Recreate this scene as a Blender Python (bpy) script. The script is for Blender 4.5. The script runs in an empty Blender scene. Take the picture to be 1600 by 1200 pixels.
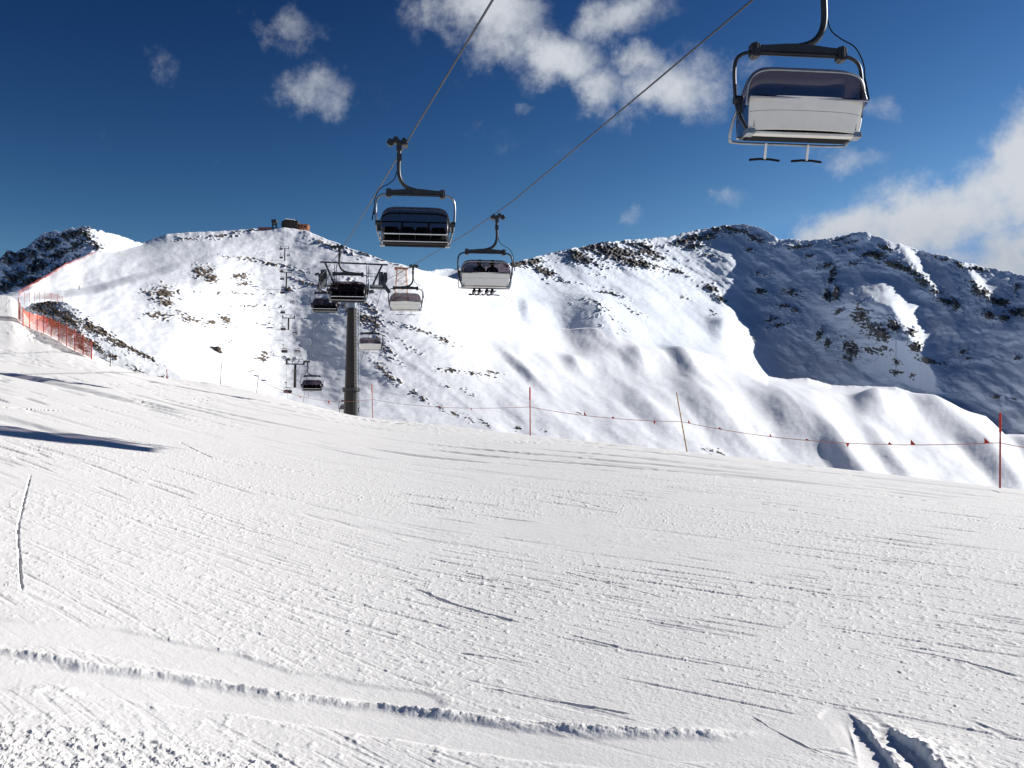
import bpy, math, random
import numpy as np
from mathutils import Vector, Matrix, Quaternion
random.seed(7)
S = bpy.context.scene
COL = S.collection
R = math.radians
# ------------------------------------------------------------------ camera frame
F = 1570.0                       # focal length in photo pixels (photo 1600 wide)
PITCH = R(4.0)
EYE = 1.65
CP, SP = math.cos(PITCH), math.sin(PITCH)
SUN_AZ, SUN_EL = R(70), R(25.5)    # clockwise from +Y (view direction), elevation

def ray(px, py):
    """direction with y component 1 through photo pixel (numpy ok)"""
    a = (px - 800.0) / F
    b = (600.0 - py) / F
    dy = CP - b * SP
    return a / dy, (SP + b * CP) / dy

def at(px, py, Y):
    x, z = ray(px, py)
    return Vector((x * Y, Y, EYE + z * Y))

def tanel(px, py):
    x, z = ray(px, py)
    return z / np.sqrt(1 + x * x)

# ------------------------------------------------------------------ noise
_rng = np.random.RandomState(3)
_perm = _rng.permutation(1024).astype(np.int32)
_perm = np.concatenate([_perm, _perm])
_ga = _rng.rand(1024) * 2 * np.pi
_gx, _gy = np.cos(_ga).astype(np.float32), np.sin(_ga).astype(np.float32)

def perlin(x, y):
    x = np.asarray(x, np.float64); y = np.asarray(y, np.float64)
    xi = np.floor(x); yi = np.floor(y)
    xf = (x - xi).astype(np.float32); yf = (y - yi).astype(np.float32)
    xi = xi.astype(np.int64) & 1023; yi = yi.astype(np.int64) & 1023
    u = xf * xf * xf * (xf * (xf * 6 - 15) + 10)
    v = yf * yf * yf * (yf * (yf * 6 - 15) + 10)
    def g(ix, iy, dx, dy):
        h = _perm[_perm[ix & 1023] + (iy & 1023)]
        return _gx[h] * dx + _gy[h] * dy
    a = g(xi, yi, xf, yf); b = g(xi + 1, yi, xf - 1, yf)
    c = g(xi, yi + 1, xf, yf - 1); d = g(xi + 1, yi + 1, xf - 1, yf - 1)
    return (a + u * (b - a)) + v * ((c + u * (d - c)) - (a + u * (b - a)))

def fbm(x, y, o=4, lac=2.03, gain=0.5):
    s = 0; a = 1.0
    for i in range(o):
        s = s + a * perlin(x * lac ** i + 17.3 * i, y * lac ** i + 9.1 * i); a *= gain
    return s

def sstep(a, b, x):
    t = np.clip((x - a) / (b - a), 0, 1)
    return t * t * (3 - 2 * t)

# ------------------------------------------------------------------ object helpers
def tag(o, label=None, cat=None, group=None, kind=None):
    if label: o['label'] = label
    if cat: o['category'] = cat
    if group: o['group'] = group
    if kind: o['kind'] = kind
    return o

def empty(name, loc=(0, 0, 0), rz=0.0):
    o = bpy.data.objects.new(name, None); COL.objects.link(o)
    o.empty_display_size = 0.2
    o.location = loc; o.rotation_euler = (0, 0, rz)
    return o

class MB:
    """collects shapes; build() links them as one mesh object"""
    def __init__(s): s.v = []; s.f = []; s.sm = []
    def add(s, vs, fs, smooth=False):
        n = len(s.v); s.v += [tuple(v) for v in vs]
        s.f += [[i + n for i in f] for f in fs]; s.sm += [smooth] * len(fs)
        return s
    def box(s, c, d, rot=None, taper=(1, 1)):
        vs = []
        for z in (-1, 1):
            tx, ty = (taper if z > 0 else (1, 1))
            for x, y in ((-1, -1), (1, -1), (1, 1), (-1, 1)):
                p = Vector((x * d[0] / 2 * tx, y * d[1] / 2 * ty, z * d[2] / 2))
                if rot is not None: p = rot @ p
                vs.append(p + Vector(c))
        return s.add(vs, [(0, 3, 2, 1), (4, 5, 6, 7), (0, 1, 5, 4), (1, 2, 6, 5), (2, 3, 7, 6), (3, 0, 4, 7)])
    def beam(s, a, b, w, h, up=(0, 0, 1)):
        a = Vector(a); b = Vector(b); d = (b - a); L = d.length; d.normalize()
        x = d.cross(Vector(up))
        if x.length < 1e-4: x = d.cross(Vector((0, 1, 0)))
        x.normalize(); z = x.cross(d)
        rot = Matrix((x, d, z)).transposed()
        return s.box((a + b) / 2, (w, L, h), rot)
    def tube(s, pts, r, n=10, closed=False, caps=True):
        pts = [Vector(p) for p in pts]; m = len(pts)
        rs = r if isinstance(r, (list, tuple)) else [r] * m
        ring = []; ref = None; vs = []
        for i, p in enumerate(pts):
            a = pts[(i - 1) % m] if (i > 0 or closed) else p
            b = pts[(i + 1) % m] if (i < m - 1 or closed) else p
            t = (b - a).normalized()
            if ref is None:
                ref = Vector((0, 0, 1)) if abs(t.z) < .9 else Vector((1, 0, 0))
                ref = (ref - t * ref.dot(t)).normalized()
            else:
                ref = (ref - t * ref.dot(t)).normalized()
            bi = t.cross(ref)
            for k in range(n):
                an = 2 * math.pi * k / n
                vs.append(p + (ref * math.cos(an) + bi * math.sin(an)) * rs[i])
        fs = []
        for i in range(m if closed else m - 1):
            j = (i + 1) % m
            for k in range(n):
                k2 = (k + 1) % n
                fs.append((i * n + k, i * n + k2, j * n + k2, j * n + k))
        s.add(vs, fs, True)
        if caps and not closed:
            s.add(vs[:n], [list(range(n))[::-1]]); s.add(vs[-n:], [list(range(n))])
        return s
    def cyl(s, a, b, r, r2=None, n=16):
        return s.tube([a, b], [r, r if r2 is None else r2], n)
    def grid(s, P, smooth=True):
        """P: list of rows of points"""
        nr = len(P); nc = len(P[0])
        vs = [p for row in P for p in row]
        fs = [(i * nc + j, i * nc + j + 1, (i + 1) * nc + j + 1, (i + 1) * nc + j) for i in range(nr - 1) for j in range(nc - 1)]
        return s.add(vs, fs, smooth)
    def mesh(s, name):
        me = bpy.data.meshes.new(name)
        me.from_pydata(s.v, [], s.f); me.update()
        me.polygons.foreach_set('use_smooth', s.sm)
        return me
    def build(s, name, m, parent=None, bevel=0.0):
        me = s.mesh(name)
        if m: me.materials.append(m)
        o = bpy.data.objects.new(name, me); COL.objects.link(o)
        if parent is not None: o.parent = parent
        if bevel:
            b = o.modifiers.new('edge', 'BEVEL'); b.width = bevel; b.segments = 2; b.limit_method = 'ANGLE'
        return o

def smooth_path(pts, k=6):
    """Catmull-Rom through pts"""
    pts = [Vector(p) for p in pts]; out = []
    for i in range(len(pts) - 1):
        p0 = pts[max(0, i - 1)]; p1 = pts[i]; p2 = pts[i + 1]; p3 = pts[min(len(pts) - 1, i + 2)]
        for j in range(k):
            t = j / k
            out.append(0.5 * ((2 * p1) + (p2 - p0) * t + (2 * p0 - 5 * p1 + 4 * p2 - p3) * t * t + (3 * p1 - p0 - 3 * p2 + p3) * t ** 3))
    out.append(pts[-1]); return out

def copy_tree(o, parent=None):
    c = o.copy(); COL.objects.link(c)
    if parent is not None: c.parent = parent
    for ch in list(o.children): copy_tree(ch, c)
    return c

def surf_mesh(name, P, mat, attrs=None, smooth=True):
    """P: (nr,nc,3) numpy grid -> mesh object"""
    nr, nc, _ = P.shape
    me = bpy.data.meshes.new(name)
    nv = nr * nc; nf = (nr - 1) * (nc - 1)
    idx = np.arange(nv, dtype=np.int32).reshape(nr, nc)
    q = np.stack([idx[:-1, :-1], idx[:-1, 1:], idx[1:, 1:], idx[1:, :-1]], -1).reshape(-1)
    me.vertices.add(nv); me.vertices.foreach_set('co', P.astype(np.float32).reshape(-1))
    me.loops.add(nf * 4); me.loops.foreach_set('vertex_index', q)
    me.polygons.add(nf)
    me.polygons.foreach_set('loop_start', np.arange(0, nf * 4, 4, dtype=np.int32))
    me.update(calc_edges=True)
    me.polygons.foreach_set('use_smooth', np.full(nf, smooth))
    for k, a in (attrs or {}).items():
        at_ = me.attributes.new(k, 'FLOAT', 'POINT'); at_.data.foreach_set('value', a.astype(np.float32).reshape(-1))
    me.materials.append(mat)
    o = bpy.data.objects.new(name, me); COL.objects.link(o)
    return o

# ------------------------------------------------------------------ materials
def mat(name):
    m = bpy.data.materials.new(name); m.use_nodes = True
    nt = m.node_tree; b = nt.nodes['Principled BSDF']
    return m, nt, b

def N(nt, t, **kw):
    n = nt.nodes.new(t)
    for k, v in kw.items():
        if k.startswith('_'): setattr(n, k[1:], v)
        else: n.inputs[k].default_value = v
    return n

def plain(name, col, rough=.5, metal=0.0, var=.25, scale=6.0, bump=0.0, spec=.5):
    m, nt, b = mat(name)
    tc = N(nt, 'ShaderNodeTexCoord')
    no = N(nt, 'ShaderNodeTexNoise', Scale=scale, Detail=5.0)
    nt.links.new(tc.outputs['Object'], no.inputs['Vector'])
    cr = N(nt, 'ShaderNodeValToRGB')
    cr.color_ramp.elements[0].position = .3; cr.color_ramp.elements[1].position = .72
    cr.color_ramp.elements[0].color = (*[c * (1 - var) for c in col], 1)
    cr.color_ramp.elements[1].color = (*[min(1, c * (1 + var)) for c in col], 1)
    nt.links.new(no.outputs['Fac'], cr.inputs[0]); nt.links.new(cr.outputs[0], b.inputs['Base Color'])
    b.inputs['Roughness'].default_value = rough; b.inputs['Metallic'].default_value = metal
    b.inputs['Specular IOR Level'].default_value = spec
    if bump:
        bp = N(nt, 'ShaderNodeBump', Strength=bump, Distance=.02)
        nt.links.new(no.outputs['Fac'], bp.inputs['Height']); nt.links.new(bp.outputs[0], b.inputs['Normal'])
    return m

M = {}
M['dark_steel'] = plain('painted_dark_steel', (.028, .031, .034), .45, .3)
M['grey_steel'] = plain('galvanised_steel', (.30, .32, .34), .38, .85, .2)
M['chrome'] = plain('bright_tube', (.55, .56, .58), .22, .9, .1)
M['white'] = plain('white_shell', (.68, .66, .61), .5, 0, .06, 3)
M['vinyl'] = plain('black_vinyl', (.006, .006, .007), .8, 0, .3, 10, 0, .12)
M['black'] = plain('black_rubber', (.009, .009, .010), .8, 0, .3, 10, 0, .12)
M['cable'] = plain('steel_rope', (.035, .035, .04), .5, .3, .3, 30)
M['pole_paint'] = plain('brown_weathered_steel', (.012, .009, .007), .6, .1, .35, 1.2)
M['platform'] = plain('grey_green_steel', (.05, .058, .053), .5, .3, .3, 2)
M['red_pole'] = plain('red_plastic', (.42, .045, .03), .5, 0, .2, 3)
M['bamboo'] = plain('bamboo', (.42, .25, .09), .6, 0, .25, 5)
M['red_cloth'] = plain('red_cloth', (.55, .035, .015), .7, 0, .2, 8)
M['rope'] = plain('orange_cord', (.50, .17, .10), .8, 0, .2, 8)
M['orange_steel'] = plain('orange_painted_lattice', (.62, .36, .22), .6, .1, .2, 2)
M['rust_steel'] = plain('rust_red_steel', (.38, .10, .04), .6, .1, .2, 2)
M['dark_wood'] = plain('dark_timber', (.030, .022, .017), .8, 0, .4, .8)
M['orange_wood'] = plain('orange_timber', (.25, .085, .035), .75, 0, .35, .8)
M['glass_dark'] = plain('dark_window', (.02, .025, .03), .08, 0, .1)
M['yellow'] = plain('yellow_plate', (.6, .36, .02), .5, 0, .1)
M['jacket'] = plain('dark_jacket', (.018, .02, .03), .75, 0, .3, 8)
M['trousers'] = plain('black_trousers', (.012, .012, .014), .8, 0, .3, 8)
M['skin'] = plain('skin', (.45, .27, .19), .55, 0, .1, 8)
M['helmet'] = plain('dark_helmet', (.015, .015, .02), .35, 0, .1, 8)
M['skis'] = plain('ski_topsheet', (.06, .03, .03), .3, 0, .3, 4)

def bubble_material():
    m, nt, b = mat('tinted_bubble'); nt.nodes.remove(b)
    out = nt.nodes['Material Output']
    tr = N(nt, 'ShaderNodeBsdfTransparent', Color=(.36, .32, .35, 1))
    gl = N(nt, 'ShaderNodeBsdfGlossy', Color=(1, 1, 1, 1), Roughness=.22)
    fr = N(nt, 'ShaderNodeFresnel', IOR=1.4)
    mul = N(nt, 'ShaderNodeMath', _operation='MULTIPLY'); mul.inputs[1].default_value = .22
    nt.links.new(fr.outputs[0], mul.inputs[0])
    mx = N(nt, 'ShaderNodeMixShader')
    nt.links.new(mul.outputs[0], mx.inputs[0]); nt.links.new(tr.outputs[0], mx.inputs[1]); nt.links.new(gl.outputs[0], mx.inputs[2])
    nt.links.new(mx.outputs[0], out.inputs['Surface'])
    return m
M['bubble'] = bubble_material()

def net_material(name, col, thin):
    m, nt, b = mat(name)
    out = nt.nodes['Material Output']
    b.inputs['Base Color'].default_value = (*col, 1); b.inputs['Roughness'].default_value = .7
    tc = N(nt, 'ShaderNodeTexCoord')
    no = N(nt, 'ShaderNodeTexNoise', Scale=.35, Detail=3.0)
    nt.links.new(tc.outputs['Object'], no.inputs['Vector'])
    mr = N(nt, 'ShaderNodeMapRange'); mr.inputs['From Min'].default_value = .35; mr.inputs['From Max'].default_value = .65
    mr.inputs['To Min'].default_value = .4; mr.inputs['To Max'].default_value = .8
    nt.links.new(no.outputs['Fac'], mr.inputs['Value'])
    # woven mesh of 5 cm holes
    wv = N(nt, 'ShaderNodeTexChecker', Scale=40.0)
    nt.links.new(tc.outputs['Object'], wv.inputs['Vector'])
    mul = N(nt, 'ShaderNodeMath', _operation='MULTIPLY_ADD'); mul.inputs[1].default_value = .3
    nt.links.new(wv.outputs['Fac'], mul.inputs[0]); nt.links.new(mr.outputs[0], mul.inputs[2])
    sub = N(nt, 'ShaderNodeMath', _operation='SUBTRACT', _use_clamp=True); sub.inputs[1].default_value = thin
    nt.links.new(mul.outputs[0], sub.inputs[0])
    nt.links.new(sub.outputs[0], b.inputs['Alpha'])
    return m
M['net'] = net_material('orange_safety_net', (.80, .105, .012), .12); M['net_pale'] = net_material('faded_safety_net', (.62, .12, .05), .52)

def snow_material(name, bump_scales, rock=True, base=(.86, .87, .89), rockcol=((.018, .016, .014), (.10, .085, .07)), rscale=.25):
    m, nt, b = mat(name)
    geo = N(nt, 'ShaderNodeNewGeometry')
    b.inputs['Roughness'].default_value = .75
    b.inputs['Specular IOR Level'].default_value = .15
    n1 = N(nt, 'ShaderNodeTexNoise', Scale=bump_scales[0][0] * .25, Detail=3.0)
    nt.links.new(geo.outputs['Position'], n1.inputs['Vector'])
    cr = N(nt, 'ShaderNodeValToRGB')
    cr.color_ramp.elements[0].position = .3; cr.color_ramp.elements[1].position = .7
    cr.color_ramp.elements[0].color = (*[c * .95 for c in base], 1); cr.color_ramp.elements[1].color = (*base, 1)
    nt.links.new(n1.outputs['Fac'], cr.inputs[0])
    prev = None
    for sc, st, dist in bump_scales:
        no = N(nt, 'ShaderNodeTexNoise', Scale=sc, Detail=6.0, Roughness=.6)
        nt.links.new(geo.outputs['Position'], no.inputs['Vector'])
        bp = N(nt, 'ShaderNodeBump', Strength=st, Distance=dist)
        nt.links.new(no.outputs['Fac'], bp.inputs['Height'])
        if prev: nt.links.new(prev.outputs[0], bp.inputs['Normal'])
        prev = bp
    nt.links.new(prev.outputs[0], b.inputs['Normal'])
    if not rock:
        nt.links.new(cr.outputs[0], b.inputs['Base Color']); return m
    at_ = N(nt, 'ShaderNodeAttribute', _attribute_name='rock')
    rn = N(nt, 'ShaderNodeTexNoise', Scale=rscale, Detail=8.0, Roughness=.7)
    nt.links.new(geo.outputs['Position'], rn.inputs['Vector'])
    rc = N(nt, 'ShaderNodeValToRGB')
    rc.color_ramp.elements[0].position = .35; rc.color_ramp.elements[1].position = .7
    rc.color_ramp.elements[0].color = (*rockcol[0], 1); rc.color_ramp.elements[1].color = (*rockcol[1], 1)
    nt.links.new(rn.outputs['Fac'], rc.inputs[0])
    ad = N(nt, 'ShaderNodeMath', _operation='MULTIPLY_ADD'); ad.inputs[1].default_value = .5
    nt.links.new(rn.outputs['Fac'], ad.inputs[0]); nt.links.new(at_.outputs['Fac'], ad.inputs[2])
    mr = N(nt, 'ShaderNodeMapRange', _interpolation_type='SMOOTHSTEP')
    mr.inputs['From Min'].default_value = .62; mr.inputs['From Max'].default_value = .92
    nt.links.new(ad.outputs[0], mr.inputs['Value'])
    mx = N(nt, 'ShaderNodeMix', _data_type='RGBA')
    nt.links.new(mr.outputs[0], mx.inputs['Factor'])
    nt.links.new(cr.outputs[0], mx.inputs[6]); nt.links.new(rc.outputs[0], mx.inputs[7])
    nt.links.new(mx.outputs[2], b.inputs['Base Color'])
    return m

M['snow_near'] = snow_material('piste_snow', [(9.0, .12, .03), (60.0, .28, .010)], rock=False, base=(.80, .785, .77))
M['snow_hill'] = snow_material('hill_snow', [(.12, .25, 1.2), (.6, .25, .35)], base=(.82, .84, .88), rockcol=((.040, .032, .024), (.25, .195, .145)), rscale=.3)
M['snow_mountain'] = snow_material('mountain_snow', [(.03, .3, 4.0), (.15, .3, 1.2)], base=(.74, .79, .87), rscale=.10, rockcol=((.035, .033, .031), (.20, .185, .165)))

# ------------------------------------------------------------------ terrain: depth-sculpted hills
def interp_table(tab, xs, nt_):
    """tab: {px: [(y,Y)...] bottom to top}; returns y,Y arrays (nt_, len(xs))"""
    keys = sorted(tab); t = np.linspace(0, 1, nt_)
    Yk = []; yk = []
    for k in keys:
        pts = np.array(tab[k], float); y = pts[:, 0]; D = np.log(pts[:, 1])
        yy = y[0] + (y[-1] - y[0]) * t
        # smooth monotone interpolation (several blur passes of linear)
        d = np.interp(-yy, -y, D)
        for _ in range(6):
            p = np.pad(d, 8, mode='reflect', reflect_type='odd'); d = np.convolve(p, np.ones(17) / 17, 'valid')
        yk.append(yy); Yk.append(d)
    yk = np.array(yk); Yk = np.array(Yk)
    y = np.stack([np.interp(xs, keys, yk[:, i]) for i in range(nt_)])
    d = np.stack([np.interp(xs, keys, Yk[:, i]) for i in range(nt_)])
    return y, d

def blur_x(a, n, passes=3):
    for _ in range(passes):
        p = np.pad(a, ((0, 0), (n, n)), mode='edge')
        c = np.cumsum(np.pad(p, ((0, 0), (1, 0))), axis=1)
        a = (c[:, 2 * n + 1:] - c[:, :-2 * n - 1]) / (2 * n + 1)
    return a

def patches(x, y, lst):
    m = np.zeros_like(x)
    for p in lst:
        x0, y0, rx, ry = p[:4]; an = R(p[4]) if len(p) > 4 else 0; st = p[5] if len(p) > 5 else 1
        dx = x - x0; dy = y - y0
        u = (dx * math.cos(an) + dy * math.sin(an)) / rx; v = (-dx * math.sin(an) + dy * math.cos(an)) / ry
        m = np.maximum(m, st * np.exp(-(u * u + v * v) * .9))
    return m

def drifts(x, y, lst):
    f = np.zeros_like(x)
    for x0, y0, w, L, hy, A, sl in lst:
        xc = x0 + sl * (y - y0)
        f -= A * sstep(-1, 1, (x - xc) / w) * np.exp(-np.maximum(0, x - xc - w) / L) * np.exp(-((y - y0) / hy) ** 2)
    return f

DRIFTS = [(908, 512, 34, 130, 46, .46, .6), (985, 573, 17, 90, 16, .48, .5), (1062, 580, 16, 90, 26, .52, .9),
          (886, 569, 14, 80, 15, .40, .6), (812, 578, 9, 80, 26, .42, 1.0), (818, 488, 9, 60, 18, .45, .3),
          (1350, 648, 26, 150, 22, .50, .5), (1405, 626, 14, 80, 11, .45, .3), (1450, 662, 20, 110, 22, .50, 1.1),
          (1305, 722, 22, 130, 60, .46, .8), (1380, 724, 16, 90, 50, .34, .8), (1530, 722, 24, 120, 60, .50, 1.0),
          (1594, 705, 12, 60, 40, .45, .5), (1210, 655, 30, 150, 46, .34, .9), (1090, 640, 26, 150, 46, .32, 1.0), (1120, 520, 16, 40, 12, .35, .6), (1000, 640, 22, 120, 40, .26, 1.0)]

def zbumps(x, y):
    """height of wind drifts and folds, in photo pixels at the local distance"""
    h = np.zeros_like(x)
    for x0, y0, w, L, hy, A, sl in DRIFTS:
        xc = x0 + sl * (y - y0)
        h += A * 2 * w * sstep(-1, 1, (x - xc) / w) * np.exp(-np.maximum(0, x - xc - w) / L) * np.exp(-((y - y0) / hy) ** 2)
    an = R(33); u = x * math.cos(an) + y * math.sin(an); v = -x * math.sin(an) + y * math.cos(an)
    lit = sstep(690, 800, x) * sstep(1.0, 0.0, sstep(1160, 1240, x) * sstep(600, 575, y))
    h += lit * (8.0 * fbm(u / 260 + 3, v / 66 + 8, 2) + 2.2 * fbm(u / 60 + 9, v / 26, 2)) * sstep(395, 460, y)
    h += (1 - lit) * sstep(760, 640, x) * sstep(380, 420, y) * (2.2 * fbm(x / 55 + 5, y / 30, 3))
    sil = np.interp(x, [1130, 1165, 1200, 1300, 1400, 1440, 1500, 1540, 1570, 1610, 1800], [540, 562, 590, 603, 606, 621, 645, 655, 682, 684, 720])
    sil = sil - 12; k = sstep(1120, 1190, x)
    return h * (1 - k * (1 - sstep(-4, 50, y - sil)))

def hill(name, tab, xs, nt_, mat_, rocks, seed, und, drf, rock_relief, topnoise=0.0, blur=26, kind_noise=1.0, back=400, rockgain=1.0, strata=0.0, extra=None, amb=0.0, match=None):
    y, D = interp_table(tab, xs, nt_)
    D = blur_x(D, blur)
    tt = np.linspace(0, 1, nt_)[:, None]
    yb = blur_x(y, blur)
    y = yb + (y - yb) * sstep(.90, 1, tt)
    x = np.broadcast_to(xs, y.shape).copy()
    t = np.linspace(0, 1, nt_)[:, None] * np.ones_like(x)
    if topnoise:
        y = y + topnoise * fbm(x / 9 + seed, t * 0 + seed, 4) * sstep(.965, 1, t) * (1 if match is not None else sstep(745, 690, x) + sstep(1150, 1180, x))
    f = 0 * x
    for sc, a in und:
        f = f + a * fbm(x / sc + seed, y / sc * 1.6 + seed * 2, 3)
    if extra is not None: f = f + extra(x, y)
    # rocks
    pm = patches(x, y, rocks) if rocks else np.zeros_like(x)
    an = R(22)
    u = x * math.cos(an) + y * math.sin(an); v = -x * math.sin(an) + y * math.cos(an)
    rn = 1 - 2.2 * np.abs(fbm(u / 26 + seed, v / 8 + 3 * seed, 4, gain=.6)); rn = .55 * (rn - .45) + .6 * fbm(u / 16 + seed, v / 6 + 3 * seed, 5, gain=.62)
    fine = fbm(u / 5 + seed, v / 2.6 + seed, 4, gain=.6)
    rock = np.clip(sstep(.28, .86, pm * rockgain + rn * .55 + fine * .75 + amb - .10) * (pm + amb > .07), 0, 1)
    f = f - rock_relief * rock * (.6 + fine + rn)
    D = D + f
    if match is not None:
        mx_, my_, md_ = match
        yt = np.interp(xs, mx_, my_); dt = np.interp(xs, mx_, md_)
        cur = np.array([np.interp(-yt[j], -y[:, j], D[:, j]) for j in range(len(xs))])
        wgt = sstep(725, 745, xs) * sstep(1170, 1110, xs)
        dl = np.interp(xs, np.arange(xs[0], xs[-1]), blur_x(np.interp(np.arange(xs[0], xs[-1]), xs, dt - cur)[None], 14)[0])
        D = D + dl * wgt * np.exp(-np.maximum(0, yt - y) / 70) + .0015 * wgt
    D = np.maximum.accumulate(D + 1e-5 * np.arange(nt_)[:, None], axis=0)
    Dtop = D[-1].copy(); ytop = y[-1].copy()
    Y = np.exp(D)
    rx, rz = ray(x, y)
    P = np.stack([rx * Y, Y, EYE + rz * Y], -1)
    P[..., 2] += zbumps(x, y) * Y / F * (1 if drf else 0)
    # far side beyond the crest
    nb = 10; extra_rows = []
    top = P[-1]
    dirx = top[:, 0] / top[:, 1]
    for i in range(1, nb + 1):
        s_ = back * (i / nb) ** 1.6
        q = top.copy(); q[:, 1] += s_; q[:, 0] += s_ * dirx
        q[:, 2] += -.75 * s_ + rz[-1] * 0
        extra_rows.append(q)
    skirt = []
    for fy, dz in ((.50, 16.0), (.72, 7.0), (.88, 2.5)):
        q = P[0].copy(); q[:, :2] *= fy; q[:, 2] -= dz * (q[:, 1] / 60 if name != 'ski_hill' else 1); skirt.append(q)
    P = np.concatenate([np.stack(skirt), P, np.stack(extra_rows)], 0)
    rk = np.concatenate([np.zeros((3, rock.shape[1])), rock, np.repeat(rock[-1:], nb, 0) * .6], 0)
    o = surf_mesh(name, P, mat_, {'rock': rk})
    tag(o, kind='structure')
    return o, (x, y, Y, P[3:3 + nt_]), (xs, ytop, Dtop)

def cols(a, b, step, lo, hi, coarse):
    return np.concatenate([np.arange(lo, a, coarse), np.arange(a, b, step), np.arange(b, hi + 1, coarse)]).astype(float)

# ---- ski hill with the summit station
# lit slope running from the ski hill up to the left ridge of the cirque (bottom to ridge)
LIT = {
 740: [(705, 120), (640, 215), (560, 380), (490, 640), (450, 880), (418, 1150)],
 800: [(715, 112), (650, 200), (570, 400), (505, 700), (450, 1050), (411, 1400)],
 870: [(720, 107), (655, 195), (590, 390), (540, 620), (470, 1050), (393, 1550)],
 950: [(725, 103), (660, 190), (605, 370), (560, 600), (490, 1080), (377, 1650)],
 1040: [(735, 101), (672, 184), (615, 365), (570, 620), (490, 1200), (371, 1800)],
 1100: [(740, 100), (680, 180), (622, 350), (580, 580), (540, 900), (490, 1420), (357, 1930)],
 1125: [(743, 100), (684, 178), (626, 348), (586, 560), (550, 860), (510, 1280), (490, 1440), (353, 1880)],
 1150: [(745, 99), (688, 176), (630, 345), (590, 540), (562, 780), (530, 1130), (490, 1440), (351, 1835)],
}
CUT = {740: 445, 800: 470, 870: 508, 950: 540, 1040: 560, 1100: 564, 1125: 564, 1150: 562}
def clip_col(col, lo, hi):
    p = np.array(col, float); y = p[:, 0]; d = np.log(p[:, 1])
    ys = [lo] + [v for v in y if hi + 4 < v < lo - 4] + [hi]
    return [(v, float(np.exp(np.interp(-v, -y, d)))) for v in ys]
TB = {
 -500: [(640, 160), (560, 240), (470, 360), (420, 560)],
 -100: [(600, 140), (520, 190), (475, 240), (455, 300)],
 0: [(560, 150), (510, 175), (480, 215), (461, 260)],
 33: [(570, 145), (520, 175), (480, 225), (454, 290)],
 60: [(580, 140), (530, 170), (480, 245), (440, 340)],
 100: [(590, 132), (540, 170), (470, 300), (414, 440)],
 150: [(605, 128), (545, 190), (470, 330), (430, 450), (392, 600)],
 185: [(612, 125), (550, 190), (475, 340), (425, 500), (398, 620), (386, 780)],
 225: [(618, 122), (555, 195), (480, 345), (420, 540), (398, 640), (378, 830)],
 260: [(622, 122), (555, 200), (480, 350), (420, 560), (366, 790)],
 300: [(625, 122), (560, 210), (500, 330), (440, 500), (400, 640), (363, 830)],
 350: [(630, 132), (575, 250), (500, 380), (440, 530), (395, 680), (361, 850)],
 400: [(645, 160), (612, 310), (530, 450), (452, 590), (408, 700), (357, 860)],
 445: [(655, 170), (614, 335), (535, 475), (452, 588), (410, 705), (355, 862)],
 480: [(665, 165), (612, 310), (535, 440), (455, 570), (410, 690), (361, 850)],
 545: [(675, 160), (600, 280), (520, 410), (450, 550), (387, 740)],
 610: [(690, 140), (620, 240), (540, 370), (465, 520), (409, 680)],
 680: [(700, 130), (640, 210), (560, 330), (490, 470), (427, 620)],
 1170:[(747,99),(690,174),(635,345),(600,540),(568,880)],
 1200:[(752,98),(695,172),(645,330),(615,520),(590,800)],
 1230:[(755,98),(700,170),(650,325),(620,520),(595,800)],
 1262:[(757,97),(702,170),(650,325),(618,520),(591,820)],
 1300:[(760,96),(705,170),(655,320),(625,520),(603,800)],
 1345:[(765,95),(710,168),(660,315),(630,520),(605,800)],
 1400:[(770,94),(716,166),(670,300),(635,520),(606,780)],
 1440:[(775,93),(722,164),(680,280),(645,480),(621,680)],
 1500:[(782,92),(730,160),(700,240),(670,380),(645,560)],
 1540:[(786,91),(736,158),(705,230),(680,340),(655,490)],
 1570:[(790,90),(742,155),(715,220),(696,300),(682,390)],
 1610:[(795,89),(750,150),(720,210),(700,270),(684,350)],
 1800: [(830, 75), (780, 115), (750, 150), (720, 200)],
 2200: [(900, 70), (840, 100), (800, 140), (780, 170)],
}
for _k, _c in LIT.items(): TB[_k] = clip_col(_c, _c[0][0], CUT[_k])
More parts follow.
